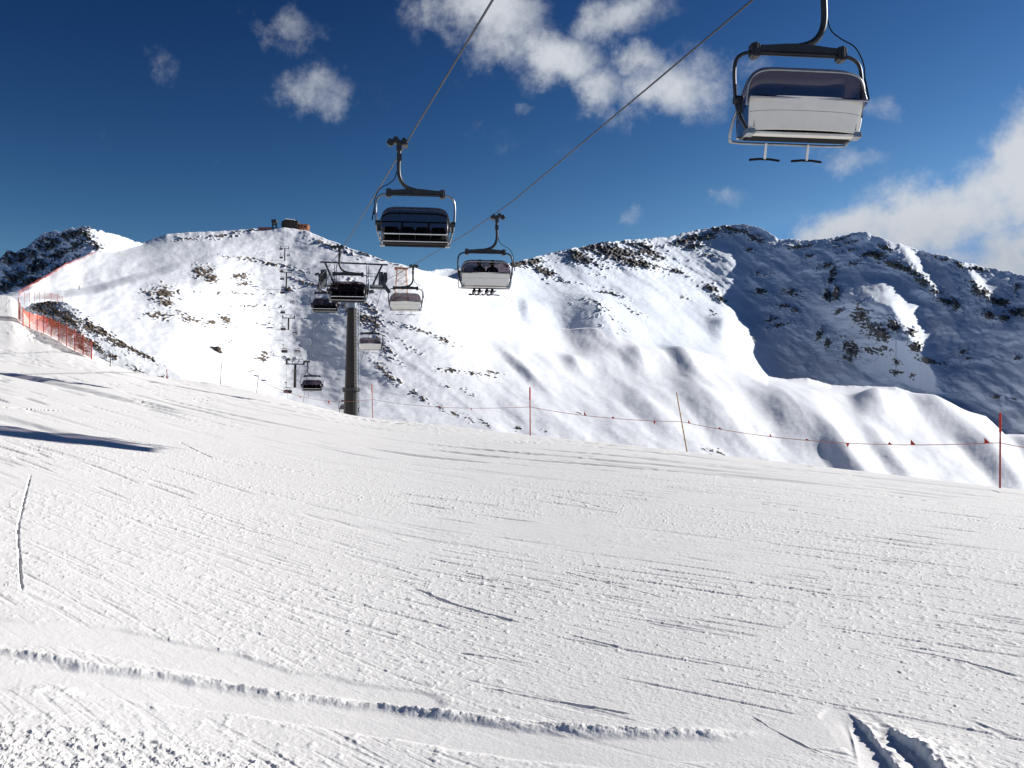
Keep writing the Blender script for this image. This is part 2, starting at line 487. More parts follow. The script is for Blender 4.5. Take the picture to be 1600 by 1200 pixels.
RB = [(255, 458, 22, 14), (262, 472, 15, 8), (230, 455, 12, 5, 0, .8), (320, 425, 18, 12), (330, 436, 18, 8), (308, 420, 8, 5),
      (375, 432, 14, 8), (381, 443, 10, 4), (250, 492, 28, 8, 5, .85), (285, 491, 25, 6, 10, .8), (300, 499, 25, 7, 10, .8),
      (352, 500, 14, 10, 30), (330, 503, 14, 4), (293, 373, 20, 3.5, 0, .75), (350, 368, 28, 5, -5, .75), (385, 404, 40, 3, 6, .8),
      (425, 413, 45, 2.5, 8, .8), (388, 361, 14, 4, -20, .7), (408, 560, 16, 5), (452, 562, 14, 4, 0, .6), (415, 552, 12, 4, 20),
      (555, 490, 34, 10, 35, .95), (585, 505, 24, 10, 45, .9), (575, 478, 24, 7, 35, .85), (605, 548, 25, 8, 45, .8), (520, 386, 45, 4, 22, .75),
      (575, 397, 50, 4, 20, .8), (480, 442, 30, 4, 18, .75), (470, 425, 20, 4, 20, .7), (450, 452, 14, 5, 0, .7), (600, 580, 25, 8, 48, .85), (612, 590, 12, 6, 45, .8),
      (645, 612, 8, 5, 40, .8), (662, 624, 8, 4, 40, .8), (690, 638, 10, 3.5, 35, .9), (710, 647, 9, 3.5, 35, .9), (735, 656, 9, 4, 35, .95), (760, 664, 10, 3.5, 30, .9), (625, 596, 8, 4, 40, .8),
      (735, 617, 8, 4, 20, .85), (728, 610, 8, 3, 10, .7), (655, 516, 50, 4, 16, .75), (695, 532, 25, 5, 18, .75), (700, 578, 20, 4, 5, .85), (745, 584, 28, 3, 8, .85), (770, 580, 14, 3, 8, .8),
      (800, 468, 28, 6, 5, .95), (782, 460, 20, 5, 0, .9), (810, 667, 6, 6, 60, .7), (852, 674, 8, 3, 20, .8), (905, 645, 5, 4, 45, .5),
      (1110, 703, 14, 4, 15, 1), (1122, 706, 10, 4, 15, 1), (370, 458, 60, 2.5, 2, .6), (390, 478, 50, 2.5, 2, .6), (410, 505, 30, 2.5, 0, .6),
      (640, 540, 20, 4, 30, .6), (700, 605, 10, 3, 20, .6), (560, 445, 25, 5, 30, .7), (500, 505, 20, 4, 20, .6), (590, 530, 14, 4, 40, .7), (360, 533, 14, 3, 0, .6), (390, 580, 10, 3, 10, .6)]
RC = [(955, 392, 65, 12, 12), (905, 402, 35, 10, 22), (985, 408, 48, 9, 12), (925, 379, 40, 5, -8), (1015, 395, 30, 8, 25), (810, 412, 25, 7, 0), (850, 423, 24, 7, 25), (835, 408, 16, 5, 0),
      (940, 463, 12, 4, 0, .9), (965, 470, 18, 5, 25, .8), (1000, 382, 30, 5, 10, .9), (1075, 374, 32, 6, -20, .95), (1130, 357, 30, 6, 0, .9), (1095, 372, 34, 7, -15, .9), (1150, 360, 26, 6, 0, .9),
      (1110, 455, 16, 6, 20, .9), (1126, 470, 12, 5, 30, .9), (1055, 425, 26, 4, 25, .7), (1080, 385, 20, 5, 0, .8), (880, 440, 30, 3, 15, .6), (1070, 472, 10, 3, 20, .7),
      (1180, 372, 22, 6, 22), (1172, 390, 10, 4, 0, .9), (1245, 386, 16, 4, -5), (1264, 384, 10, 3, -10, .9), (1264, 400, 9, 3), (1315, 373, 20, 2.5, -15, .8), (1330, 378, 30, 2, -12, .8), (1310, 385, 24, 2, -12, .7), (1325, 392, 18, 2, -12, .7),
      (1372, 400, 18, 7, 20), (1400, 415, 30, 7, 18), (1385, 388, 14, 5, 20), (1430, 428, 18, 6, 25), (1442, 440, 18, 7, 30), (1355, 398, 12, 5, 0, .9),
      (1300, 430, 7, 18, 15), (1306, 458, 8, 12, 10), (1293, 462, 8, 10, 0), (1292, 415, 18, 6, -10, .8), (1330, 412, 14, 5, -10, .8),
      (1190, 455, 14, 7, 0, .8), (1200, 430, 16, 5, 0, .75), (1238, 458, 20, 6, 10, .85), (1225, 478, 16, 4, 0, .8), (1217, 508, 22, 4, -8, .85), (1242, 486, 8, 6, 0, .8), (1205, 500, 12, 5, -20, .75), (1186, 428, 10, 5, 0, .7),
      (1345, 495, 22, 16, 60), (1372, 520, 24, 16, 40), (1330, 545, 20, 11, 50), (1362, 547, 26, 6, 5), (1280, 522, 6, 14, 20), (1293, 537, 6, 9, 0), (1400, 582, 12, 5, 0, .95), (1395, 508, 16, 9, 40, .95), (1310, 487, 10, 5, -20), (1385, 545, 10, 7, 20, .95),
      (1430, 543, 12, 10, 30), (1425, 520, 10, 8, 40, .9), (1450, 564, 20, 5, 18), (1400, 566, 8, 6, 0, .9), (1424, 587, 6, 5, 0, .8), (1325, 560, 12, 6, 0, .9),
      (1530, 455, 20, 9, 25), (1560, 472, 24, 8, 15), (1592, 488, 26, 8, 5), (1545, 492, 14, 8, 20, .95), (1570, 497, 14, 6, 0, .95), (1480, 470, 20, 7, 10, .95), (1494, 477, 10, 8, 30), (1460, 455, 20, 5, 20, .85), (1520, 440, 12, 4, 20, .8), (1528, 420, 14, 4, 10, .95), (1470, 405, 24, 4, 15, .75), (1500, 415, 14, 6, 30, .85),
      (1505, 550, 12, 5, 0, .95), (1512, 560, 5, 3, 0, .9), (1480, 570, 8, 4, 30, .7), (1590, 450, 8, 10, 40, .8), (1590, 560, 10, 5, 0, .7), (1557, 620, 6, 3), (1585, 622, 5, 3, 0, .8),
      (1110, 400, 14, 4, 20, .7), (1118, 500, 6, 3, 0, .7), (1113, 494, 4, 3), (1180, 530, 4, 3, 0, .7), (930, 505, 30, 8, 40, .55), (985, 500, 20, 5, 30, .55)]
xsB = cols(-30, 1640, 1.6, -500, 2200, 12)
def shared(x, y):
    an = R(33); u = (x * math.cos(an) + y * math.sin(an)); v = (-x * math.sin(an) + y * math.cos(an))
    k = sstep(640, 800, x) * (1 - .6 * sstep(1180, 1300, x) * sstep(600, 560, y))
    low = sstep(520, 640, y) * sstep(750, 900, x)
    f = k * (.018 * fbm(u / 150 + 3, v / 42 + 8, 3) + .006 * fbm(u / 40 + 9, v / 16, 3) )
    f += (1 - k) * (.012 * fbm(x / 62 + 5, y / 34 + 2, 3) + .004 * fbm(x / 20, y / 11, 3))
    return f + .0016 * fbm(x / 9 + 2, y / 6, 3)
def extraB(x, y):
    f0 = shared(x, y)
    return f0 + extraB2(x, y)
def extraB2(x, y):
    f = -.005 * np.exp(-((y - 500 - (x - 560) * .78) / 6) ** 2) * sstep(540, 590, x) * sstep(800, 740, x)     # shoulder line
    f += -.03 * np.exp(-((y - 458) / 22) ** 2 - ((x - 262) / 40) ** 2)
    f += -.03 * np.exp(-((y - 432) / 20) ** 2 - ((x - 330) / 40) ** 2)
    f += -.015 * sstep(-1, 1, (y - 438 + (x - 180) * -.02) / 6) * np.exp(-np.maximum(0, y - 440) / 40) * sstep(120, 160, x) * sstep(340, 300, x)
    # bench of the upper piste, set back from the slope below it
    yL = np.interp(x, [40, 60, 100, 150, 250, 325, 360], [470, 462, 463, 453, 426, 404, 396])
    f += .0006 * np.maximum(330 - x, 0) * sstep(6, -9, y - yL + 2 * perlin(x / 40, y / 40)) * sstep(45, 80, x)
    return f
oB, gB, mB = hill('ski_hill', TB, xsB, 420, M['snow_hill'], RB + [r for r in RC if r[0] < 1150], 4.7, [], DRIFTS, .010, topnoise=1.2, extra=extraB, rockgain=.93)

# ---- right mountain with the cirque
TC = {
 300: [(560, 700), (490, 850), (440, 1000)],
 640: [(560, 700), (480, 850), (426, 1000)],
 690: [(570, 900), (490, 1150), (421, 1480)],
 1170: [(588, 1020), (490, 1440), (351, 1790)],
 1192: [(612, 1060), (490, 1420), (357, 1740)],
 1216: [(630, 1080), (490, 1390), (373, 1690)],
 1260: [(645, 1060), (490, 1340), (375, 1640)],
 1295: [(650, 1050), (490, 1300), (373, 1590)],
 1330: [(655, 1030), (490, 1260), (364, 1540)],
 1352: [(658, 1020), (490, 1240), (362, 1510)],
 1366: [(660, 1010), (490, 1220), (368, 1490)],
 1400: [(665, 985), (495, 1190), (380, 1450)],
 1440: [(672, 950), (500, 1150), (392, 1400)],
 1480: [(680, 910), (505, 1110), (401, 1350)],
 1510: [(690, 870), (510, 1080), (411, 1320)],
 1530: [(695, 825), (512, 1090), (415, 1310)],
 1560: [(700, 800), (515, 1050), (421, 1270)],
 1600: [(710, 770), (520, 1000), (430, 1210)],
 1800: [(750, 640), (560, 820), (470, 980)],
 2200: [(800, 480), (640, 600), (560, 700)],
}
for _k, _c in LIT.items(): TC[_k] = clip_col(_c, CUT[_k] + 16, _c[-1][0])
xsC = cols(640, 1640, 1.5, 300, 2200, 12)
def extraC(x, y):
    # spur in the shaded face, its right flank turned to the sun
    yy = np.clip((y - 380) / 190, 0, 1.1)
    xc = 1335 + 95 * yy ** 1.15                                     # crest line of the spur
    w = sstep(425, 480, y) * sstep(650, 530, y)
    d = x - xc
    f = shared(x, y) + sstep(1130, 1190, x) * (.016 * fbm(x / 100 + 11, y / 60 + 3, 3) + .008 * fbm(x / 38 + 3, y / 24, 3)) - .095 * w * np.where(d < 0, np.exp(-(d / 70) ** 2), np.exp(-(np.maximum(d - 10, 0) / 26) ** 2))
    # ribs coming down from the right ridge
    for rx0, ry0, rl, A in ((1435, 425, 60, .03), (1525, 445, 50, .03)):
        yk = np.clip((y - ry0 + 40) / (2 * rl), 0, 1)
        dd = x - (rx0 + (y - ry0) * .7)
        f += -A * np.exp(-((y - ry0) / rl) ** 2) * np.where(dd < 0, np.exp(-(dd / 40) ** 2), np.exp(-(dd / 12) ** 2))
    # crags below the left ridge
    f += -.02 * np.exp(-((y - 408 - (x - 950) * .1) / 14) ** 2) * sstep(860, 900, x) * sstep(1050, 1010, x)
    return f
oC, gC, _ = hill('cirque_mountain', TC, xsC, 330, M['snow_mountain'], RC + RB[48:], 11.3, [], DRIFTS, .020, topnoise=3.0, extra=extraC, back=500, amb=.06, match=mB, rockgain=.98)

# ---- rocky peak at the left
TD = {
 -500: [(560, 700), (480, 800), (430, 950)],
 -120: [(540, 620), (480, 700), (425, 800)],
 0: [(520, 560), (470, 640), (405, 740)],
 12: [(520, 555), (465, 640), (391, 750)], 25: [(520, 550), (465, 640), (394, 750)], 40: [(520, 545), (460, 640), (387, 755)],
 58: [(515, 540), (450, 640), (371, 775)], 72: [(510, 540), (440, 650), (362, 780)], 96: [(500, 540), (430, 660), (361, 775)],
 120: [(480, 540), (420, 660), (355, 770)], 134: [(470, 540), (410, 660), (354, 765)],
 160: [(460, 580), (400, 690), (361, 765)], 190: [(450, 620), (400, 720), (369, 790)], 222: [(440, 660), (403, 740), (380, 800)], 250: [(440, 700), (408, 760), (395, 810)], 300: [(450, 780), (430, 820), (418, 860)]}
RD = [(75, 380, 26, 16, -20), (40, 398, 24, 12, -25), (15, 402, 24, 14, -10), (110, 368, 26, 10, -15), (135, 370, 12, 16, 30), (150, 384, 18, 7, 35), (60, 415, 40, 16, -25), (20, 435, 30, 16, -20), (95, 395, 26, 8, -25), (5, 450, 24, 8, -15), (45, 440, 30, 8, -20), (90, 418, 20, 6, -25), (120, 402, 10, 4, -20), (118, 385, 20, 10, -20), (140, 358, 8, 5), (128, 360, 10, 8)]
xsD = cols(-20, 240, 1.5, -500, 400, 12)
def extraD(x, y):
    xc = 134 + 26 * np.clip((y - 354) / 38, 0, 2)
    d = x - xc
    return -.05 * np.where(d < 0, np.exp(-(d / 60) ** 2), np.exp(-(d / 40) ** 2))
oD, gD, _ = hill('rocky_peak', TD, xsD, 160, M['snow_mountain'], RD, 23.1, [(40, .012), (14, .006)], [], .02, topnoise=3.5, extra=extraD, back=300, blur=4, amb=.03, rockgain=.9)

# ------------------------------------------------------------------ piste (foreground)
CREST = [(-2500, 470, 150), (-700, 430, 160), (0, 461, 150), (22, 463, 150), (31, 493, 125), (45, 507, 118), (65, 514, 112), (100, 535, 103), (143, 557, 94), (180, 575, 88), (220, 587, 84), (260, 591, 82),
         (330, 598, 78), (400, 612, 72), (470, 629, 65), (545, 648, 58), (580, 653, 54), (700, 665, 45), (828, 680, 38.5), (950, 692, 34), (1075, 706, 31), (1300, 731, 27.5), (1600, 766, 24.5), (1900, 800, 22), (3500, 860, 20)]
_ca = np.array([math.atan((c[0] - 800) / F) for c in CREST])
_cT = np.array([float(tanel(np.float64(c[0]), np.float64(c[1]))) for c in CREST])
_cd = np.array([c[2] for c in CREST], float)
_ca = np.concatenate([[-math.pi, -2.2], _ca, [2.2, math.pi]])
_cT = np.concatenate([[-.15, -.05], _cT, [-.18, -.15]])
_cd = np.concatenate([[40, 80], _cd, [30, 40]])
# distances in the table are along the view axis; turn into radial ones inside the frame
_cd = _cd / np.maximum(np.cos(np.clip(_ca, -.6, .6)), .75)

_fa = np.linspace(-math.pi, math.pi, 14401)
def _gs(v, sig_deg):
    n = int(sig_deg / .025 * 1.0) | 1
    v = np.interp(_fa, _ca, v)
    for _ in range(3):
        p = np.pad(v, n // 2, mode='edge'); c = np.cumsum(np.insert(p, 0, 0)); v = (c[n:] - c[:-n]) / n
    return v
_Tn, _dn = _gs(_cT, .5), _gs(_cd, 1.2)
_Ts, _ds = _gs(_cT, 22), _gs(_cd, 22)
_Tm, _dm = _gs(_cT, 7), _gs(_cd, 7)

def crest(az):
    return np.interp(az, _fa, _Tn), np.interp(az, _fa, _dn)

def ground_base(r, az):
    T, dc = crest(az)
    Ts, ds = np.interp(az, _fa, _Ts), np.interp(az, _fa, _ds)
    Tm, dm = np.interp(az, _fa, _Tm), np.interp(az, _fa, _dm)
    kl = .45 - .25 * sstep(R(-24.5), R(-26.8), az)
    k = sstep(kl, .97, r / dc); k2 = sstep(.22, .70, r / dc)
    def para(T, dc): return (T + 2 * EYE / dc) * r - EYE / dc ** 2 * r * r
    z = (para(Ts, ds) * (1 - k2) + para(Tm, dm) * k2) * (1 - k) + para(T, dc) * k
    zz = EYE + T * dc + T * (r - dc) - .004 * (r - dc) ** 2 - .02 * np.maximum(r - dc, 0)
    return np.where(r > dc, np.maximum(zz, EYE + T * dc - 25), z)

def ground_pt(px, py):
    """photo pixel -> point on the piste"""
    x, z = ray(px, py); az = math.atan2(x, 1); te = z / math.sqrt(1 + x * x)
    dc = float(crest(az)[1])
    rr = np.linspace(1.5, dc, 4000); g = (ground_base(rr, az) - EYE) / rr - te
    i = int(np.argmax(g > 0)) if (g > 0).any() else int(np.argmax(g))
    r = rr[i]
    return Vector((r * math.sin(az), r * math.cos(az), float(ground_base(r, az))))

def ground_z(X, Y):
    return float(ground_base(math.hypot(X, Y), math.atan2(X, Y)))

def seg_dist(X, Y, pts):
    """distance to polyline, signed side, and arclength position"""
    best = np.full(X.shape, 1e9); side = np.zeros(X.shape); al = np.zeros(X.shape); acc = 0
    for (ax, ay), (bx, by) in zip(pts[:-1], pts[1:]):
        dx, dy = bx - ax, by - ay; L = math.hypot(dx, dy)
        t = np.clip(((X - ax) * dx + (Y - ay) * dy) / (L * L), 0, 1)
        d = np.hypot(X - ax - t * dx, Y - ay - t * dy)
        s = ((X - ax) * dy - (Y - ay) * dx) / L
        m = d < best
        best[m] = d[m]; side[m] = s[m]; al[m] = (acc + t * L)[m]; acc += L
    return best, side, al, acc

def build_piste():
    az = np.concatenate([np.arange(-180, -50, 6.0), np.arange(-50, -29, 1.0), np.linspace(-28.6, 28.6, 1500), np.arange(29, 50, 1.0), np.arange(50, 181, 6.0)]) * math.pi / 180
    T, dc = crest(az)
    n = 900
    t = np.linspace(0, 1, n)[:, None]
    bot = np.minimum(math.tan(R(-19)) + 0 * az, T - .2)
    te = bot + (T - bot) * (1 - (1 - t) ** 1.12) - 1e-7
    m2 = -EYE / dc ** 2; m1 = T + 2 * EYE / dc
    B = m1 - te
    r = (-B + np.sqrt(np.maximum(0, B * B + 4 * m2 * EYE))) / (2 * m2)
    rin = np.linspace(.02, .92, 10)[:, None] * r[0]
    rout = dc * (1 + np.linspace(.01, 1.2, 40)[:, None] ** 1.5)
    r = np.concatenate([rin, r, rout], 0)
    A = np.broadcast_to(az, r.shape)
    X = r * np.sin(A); Y = r * np.cos(A)
    z = ground_base(r, A)
    h = np.zeros_like(z)
    dcx = np.broadcast_to(dc, r.shape)
    # soft undulation
    h += .03 * np.clip(r / 20, .2, 2.5) * fbm(X / 9, Y / 9, 3) * sstep(1.0, .75, r / dcx)
    # skid streaks, running to the right and towards the camera
    near = sstep(30, 13, r)
    for k, (ang, su, sv, thr, dep, off) in enumerate(((-44, 1.1, 20, .28, .010, 0), (-39, .8, 14, .28, .012, 40), (-51, 1.6, 26, .28, .007, 90), (-35, .55, 11, .32, .013, 7), (-57, 1.2, 20, .36, .006, 61), (-41, 2.2, 34, .22, .006, 23), (-42, .45, 5.5, .28, .022, 123), (-37, .3, 3.6, .30, .030, 203))):
        a = R(ang); u = X * math.cos(a) + Y * math.sin(a); v = -X * math.sin(a) + Y * math.cos(a)
        v = v + .25 * perlin(u * .23 + off, v * .3)
        nz = fbm(u * su + off, v * sv + off, 2)
        msk = .95 * sstep(-.12, .36, perlin(X * .22 + off, Y * .22 - off) + .18 * perlin(X * .9, Y * .9 + off) + (.10 if k in (0, 1, 3) else -.05))
        g = sstep(thr, thr + .12, nz)
        lip = sstep(thr - .18, thr, nz) * (1 - g)
        h += (-.68 * dep * g + dep * .08 * lip) * msk * np.clip(r / 9, .55, 1.8) * sstep(240 / sv, 110 / sv, r) * (sstep(5, 9, r) if sv < 8 else 1) * (.5 + .5 * sstep(-1.8, .4, X + 1.2 * perlin(X * .3, Y * .3 + 4)))
    # combed fine grain
    a = R(-42); u = X * math.cos(a) + Y * math.sin(a); v = -X * math.sin(a) + Y * math.cos(a)
    h += .0009 * np.clip(r / 8, .7, 2) * fbm(u * 2.5, v * 18, 3) * near
    sp = fbm(X * 17 + 40, Y * 17, 4, gain=.65)
    h += .0060 * np.clip(r / 8, .7, 1.6) * np.maximum(sp - .22, 0) * 2 * sstep(24, 10, r) * sstep(-.35, .3, perlin(X * .35 + 9, Y * .35) + .15)
    for ang, su, sv, thr, dep, off in ((-40, .16, 1.5, .24, .06, 11), (-34, .10, .9, .28, .09, 71), (-46, .3, 2.4, .25, .035, 33)):
        a = R(ang); u = X * math.cos(a) + Y * math.sin(a); v = -X * math.sin(a) + Y * math.cos(a)
        v = v + .5 * perlin(u * .1 + off, v * .15)
        nz = fbm(u * su + off, v * sv + off, 2)
        msk = sstep(-.2, .25, perlin(X * .11 + off, Y * .09 - off) + .05)
        h += -dep * sstep(thr, thr + .2, nz) * msk * sstep(11, 24, r) * sstep(1.02, .85, r / dcx)
    # crumbs of snow
    cm = sstep(-.1, .35, perlin(X * .5 + 5, Y * .5) + .15)
    n1 = fbm(X * 11, Y * 11, 3, gain=.6)
    h += .005 * cm * np.maximum(n1 - .15, 0) * 2 * sstep(16, 8, r)
    h += .0013 * fbm(X * 34, Y * 34, 3, gain=.6) * sstep(11, 5, r)
    # explicit tracks -------------------------------------------------
    def pl(pts): return [tuple(ground_pt(*p).xy) for p in smooth_path([(p[0], p[1], 0) for p in pts], 4) for p in [(p[0], p[1])]]
    def track(pts, fn, reach):
        P2 = pl(pts); xs_ = [p[0] for p in P2]; ys_ = [p[1] for p in P2]
        sel = (X > min(xs_) - reach) & (X < max(xs_) + reach) & (Y > min(ys_) - reach) & (Y < max(ys_) + reach)
        if not sel.any(): return
        d, s, al, L = seg_dist(X[sel], Y[sel], P2)
        h[sel] += fn(d, s, al, L, X[sel], Y[sel])
    def ridge(w, ht, lump):
        def f(d, s, al, L, x, y):
            e = sstep(0, .3, al) * sstep(0, .5, L - al)
            nn = fbm(x * 13, y * 13, 4, gain=.6)
            hh = ht * (.75 + .7 * fbm(al * 1.3 + 5, al * 0, 2)) * (1 + lump * 1.2 * nn) * np.exp(-(d / (w * (1 + .5 * fbm(x * 3, y * 3, 2)))) ** 2)
            return e * np.maximum(hh, 0)
        return f
    def groove(w, dep, lip=.4, rag=.5):
        def f(d, s, al, L, x, y):
            e = sstep(0, .15, al) * sstep(0, .3, L - al)
            ww = w * (1 + rag * fbm(x * 7, y * 7, 2))
            return e * (-dep * np.exp(-(d / ww) ** 4) * (.35 + .65 * sstep(-.15, .12, fbm(al * 4.1 + w * 900, al * 0 + dep * 700, 3))) + dep * lip * np.exp(-((d - 1.7 * ww) / (.7 * ww)) ** 2) * (1 + .9 * fbm(x * 16, y * 16, 2)))
        return f
    def bank(ht, back):
        def f(d, s, al, L, x, y):
            e = sstep(0, .35, al) * sstep(0, .2, L - al)
            q = -s + .012 * fbm(x * 14, y * 14, 3)
            return e * ht * sstep(-.010, .012, q) * np.exp(-np.maximum(0, q) / back) * (1 + .7 * fbm(x * 18, y * 18, 2)) - e * .4 * ht * np.exp(-((q + .05) / .05) ** 2)
        return f
    def flat(w, dep):
        def f(d, s, al, L, x, y): return -dep * sstep(1.15, .85, d / w) * sstep(0, .4, al) * sstep(0, .4, L - al)
        return f
    def smoothband(pts, w):
        P2 = pl(pts); xs_ = [p[0] for p in P2]; ys_ = [p[1] for p in P2]
        sel = (X > min(xs_) - w * 2) & (X < max(xs_) + w * 2) & (Y > min(ys_) - w * 2) & (Y < max(ys_) + w * 2)
        d, s, al, L = seg_dist(X[sel], Y[sel], P2)
        k = sstep(1.1, .8, d / w + .25 * fbm(X[sel] * 3, Y[sel] * 3, 2))
        h[sel] *= (1 - .75 * k); h[sel] -= .008 * k
    # rough clods in the bottom-left corner
    P2 = pl([(-60, 1100), (200, 1120), (560, 1190), (800, 1260)])
    d, s, al, L = seg_dist(X, Y, P2)
    cl = sstep(0, .35, s) * sstep(9, 6, r) * sstep(1.2, -.2, X)
    n2 = fbm(X * 19 + 3, Y * 19, 4, gain=.62)
    h += cl * (.011 * np.maximum(n2 - .0, 0) * 1.6 + .02 * np.maximum(fbm(X * 6, Y * 6, 3) - .28, 0) + .0025 * fbm(X * 44, Y * 44, 2))
    smoothband([(-40, 985), (150, 1000), (300, 1030), (420, 1062), (620, 1100)], .22)
    smoothband([(-20, 1058), (200, 1075), (480, 1112), (800, 1160), (1000, 1172), (1320, 1140)], .17)
    smoothband([(1325, 1120), (1370, 1170), (1420, 1230)], .13)
    pass
    track([(-40, 1016), (60, 1030), (160, 1048), (300, 1064), (430, 1086), (560, 1100), (700, 1118), (850, 1136), (1000, 1145), (1150, 1146), (1230, 1140)], ridge(.042, .030, .45), .4)
    track([(0, 1075), (110, 1080), (140, 1092)], ridge(.05, .035, 1.0), .4)
    track([(1318, 1104), (1352, 1140), (1388, 1185), (1425, 1245)], bank(.026, .10), .5)
    track([(1384, 1128), (1402, 1156), (1440, 1180), (1490, 1240)], bank(.042, .12), .5)
    track([(1322, 1118), (1335, 1160), (1345, 1215)], ridge(.010, .008, .3), .2)
    track([(48, 742), (42, 765), (36, 790), (29, 820), (28, 845), (30, 870), (31, 890), (34, 928)], groove(.008, .016, .05, .9), .5)
    for pts, w, dp in (([(660, 926), (700, 942), (760, 960), (822, 976)], .028, .040), ([(640, 918), (690, 935)], .03, .04), ([(715, 893), (800, 912), (870, 930)], .02, .03), ([(875, 892), (960, 914), (1050, 938)], .02, .03),
                       ([(700, 905), (790, 920), (850, 926)], .02, .03), ([(880, 990), (960, 1010), (1000, 1022)], .018, .025), ([(690, 1018), (780, 1030), (860, 1045)], .018, .022), ([(740, 1072), (860, 1095), (960, 1112), (1020, 1122)], .02, .025), ([(1160, 1112), (1230, 1150), (1330, 1200)], .012, .016),
                       ([(1290, 928), (1400, 936), (1500, 952)], .02, .03), ([(1385, 1010), (1490, 1030), (1620, 1065)], .025, .03), ([(1500, 1120), (1600, 1160)], .03, .035), ([(770, 760), (870, 776), (960, 797)], .025, .035),
                       ([(1180, 785), (1290, 806), (1390, 820)], .03, .04), ([(1330, 765), (1450, 782), (1600, 800)], .035, .05), ([(1450, 800), (1540, 815), (1620, 830)], .03, .045), ([(1000, 730), (1150, 748), (1230, 757)], .04, .05), ([(370, 828), (440, 840)], .03, .04),
                       ([(280, 690), (330, 715), (400, 735)], .03, .04), ([(390, 765), (470, 783)], .03, .04), ([(380, 720), (500, 745)], .03, .04), ([(200, 628), (300, 622), (395, 638)], .05, .05), ([(0, 636), (60, 640), (110, 643)], .05, .06),
                       
                       ([(300, 1036), (290, 1040)], .02, .02)):
        track(pts, groove(w * .5, dp * .5, .15, .8), .5)
    P = np.stack([X, Y, z + h], -1)
    o = surf_mesh('piste', P, M['snow_near'])
    tag(o, kind='structure')
build_piste()

# ---- outcrop at the edge of the piste
TE = {20: [(540, 122), (510, 135), (490, 165)], 40: [(545, 118), (505, 135), (482, 160)], 50: [(548, 116), (500, 140), (474, 160)], 62: [(550, 113), (500, 140), (471, 160)], 80: [(555, 110), (505, 138), (470, 156)],
      100: [(565, 106), (510, 134), (472, 152)], 120: [(575, 102), (520, 128), (480, 148)], 150: [(588, 98), (540, 120), (500, 142)], 180: [(598, 94), (555, 112), (522, 134)], 210: [(604, 92), (570, 106), (543, 126)],
      245: [(610, 90), (590, 98), (562, 116)], 270: [(615, 90), (600, 95), (580, 106)], 300: [(620, 88), (612, 92), (600, 98)]}
RE = [(62, 482, 16, 9, 0), (85, 488, 30, 11, 15), (110, 500, 30, 12, 25), (140, 510, 20, 9, 35), (160, 520, 22, 7, 40), (120, 525, 26, 9, 35), (150, 540, 24, 6, 40), (190, 537, 22, 5, 38), (215, 550, 20, 4, 33), (175, 530, 24, 6, 40), (95, 510, 34, 8, 30), (235, 560, 12, 3, 33), (130, 545, 14, 5, 40), (178, 557, 10, 4, 40), (75, 474, 20, 5), (218, 582, 14, 5, 35, .9), (255, 590, 7, 4)]
oE, gE, _ = hill('rocky_bank', TE, np.arange(20, 301, 1.2), 110, M['snow_hill'], RE, 31.7, [(30, .008), (10, .003)], [], .012, topnoise=3.0, back=20, blur=4, rockgain=1.0)

# ---- wide valley floor so that the land goes on outside the view
_ring = np.linspace(0, 2 * math.pi, 97); _rr = np.array([1, 300, 1200, 3000, 7000.0])
_P = np.stack([np.stack([r * np.sin(_ring), r * np.cos(_ring), -90 + 6 * np.sin(_ring * 5) * (r / 3000)], -1) for r in _rr])
tag(surf_mesh('valley_floor', _P, M['snow_hill'], {'rock': np.zeros((5, 97))}), kind='structure')

def depth_at(g, px, py):
    x, y, Y = g[:3]
    j = int(np.argmin(np.abs(x[0] - px))); i = int(np.argmin(np.abs(y[:, j] - py)))
    return float(Y[i, j])
def on_hill(px, py, g=None):
    P = (g or gB)[3]; X_, Y_, Z_ = P[..., 0], P[..., 1], P[..., 2] - EYE
    dep = Y_ * CP + Z_ * SP
    u = 800 + F * X_ / dep; v = 600 - F * (Z_ * CP - Y_ * SP) / dep
    d = (u - px) ** 2 + (v - py) ** 2 + .001 * Y_
    i = int(np.argmin(d)); return Vector(P.reshape(-1, 3)[i].tolist())

# ------------------------------------------------------------------ chairlift line
AXIS = math.atan((425 - 800) / F)                                    # heading of the line
HX, HY = math.sin(AXIS), math.cos(AXIS)
AL, AR = 3.95, 9.6
def on_line(s, a): return (s * HX + a * HY, s * HY - a * HX)
def zpix(x, y, py): return EYE + ray(800 + F * x / y, py)[1] * y
def line_z(s, side):
    """height of the rope at station s"""
    y_near = {'r': [(5, None), (16.6, -65), (44, 341), (72, 417), (90, 440)], 'l': [(10, None), (31, 226), (60, 388), (90, 433)]}[side]
    if s <= 90:
        ks = [(k, v) for k, v in y_near if v is not None]
        zs = [zpix(*on_line(k, AR if side == 'r' else AL), v) for k, v in ks]
        return float(np.interp(s, [k for k, v in ks], zs)) if s > ks[0][0] else zs[0] + (zs[1] - zs[0]) / (ks[1][0] - ks[0][0]) * (s - ks[0][0])
    for i in range(len(TS) - 1):
        if TS[i] <= s <= TS[i + 1]:
            t = (s - TS[i]) / (TS[i + 1] - TS[i])
            z = TZ[i] + (TZ[i + 1] - TZ[i]) * t
            sag = .00136 if i == 0 else .0006
            return z - sag * (s - TS[i]) * (TS[i + 1] - s)
    return TZ[-1]
TS = [90, 320, 480, 590, 715, 850]
TZ = [0, 0, 0, 0, 0, 0]
_x, _y = on_line(90, 6.8); TZ[0] = .5 * (line_z(90, 'l') + line_z(90, 'r'))
for i, py in enumerate((566, 495, 424, 387, 352)):
    _x, _y = on_line(TS[i + 1], 6.8); TZ[i + 1] = zpix(_x, _y, py)
_z0 = TZ[0]

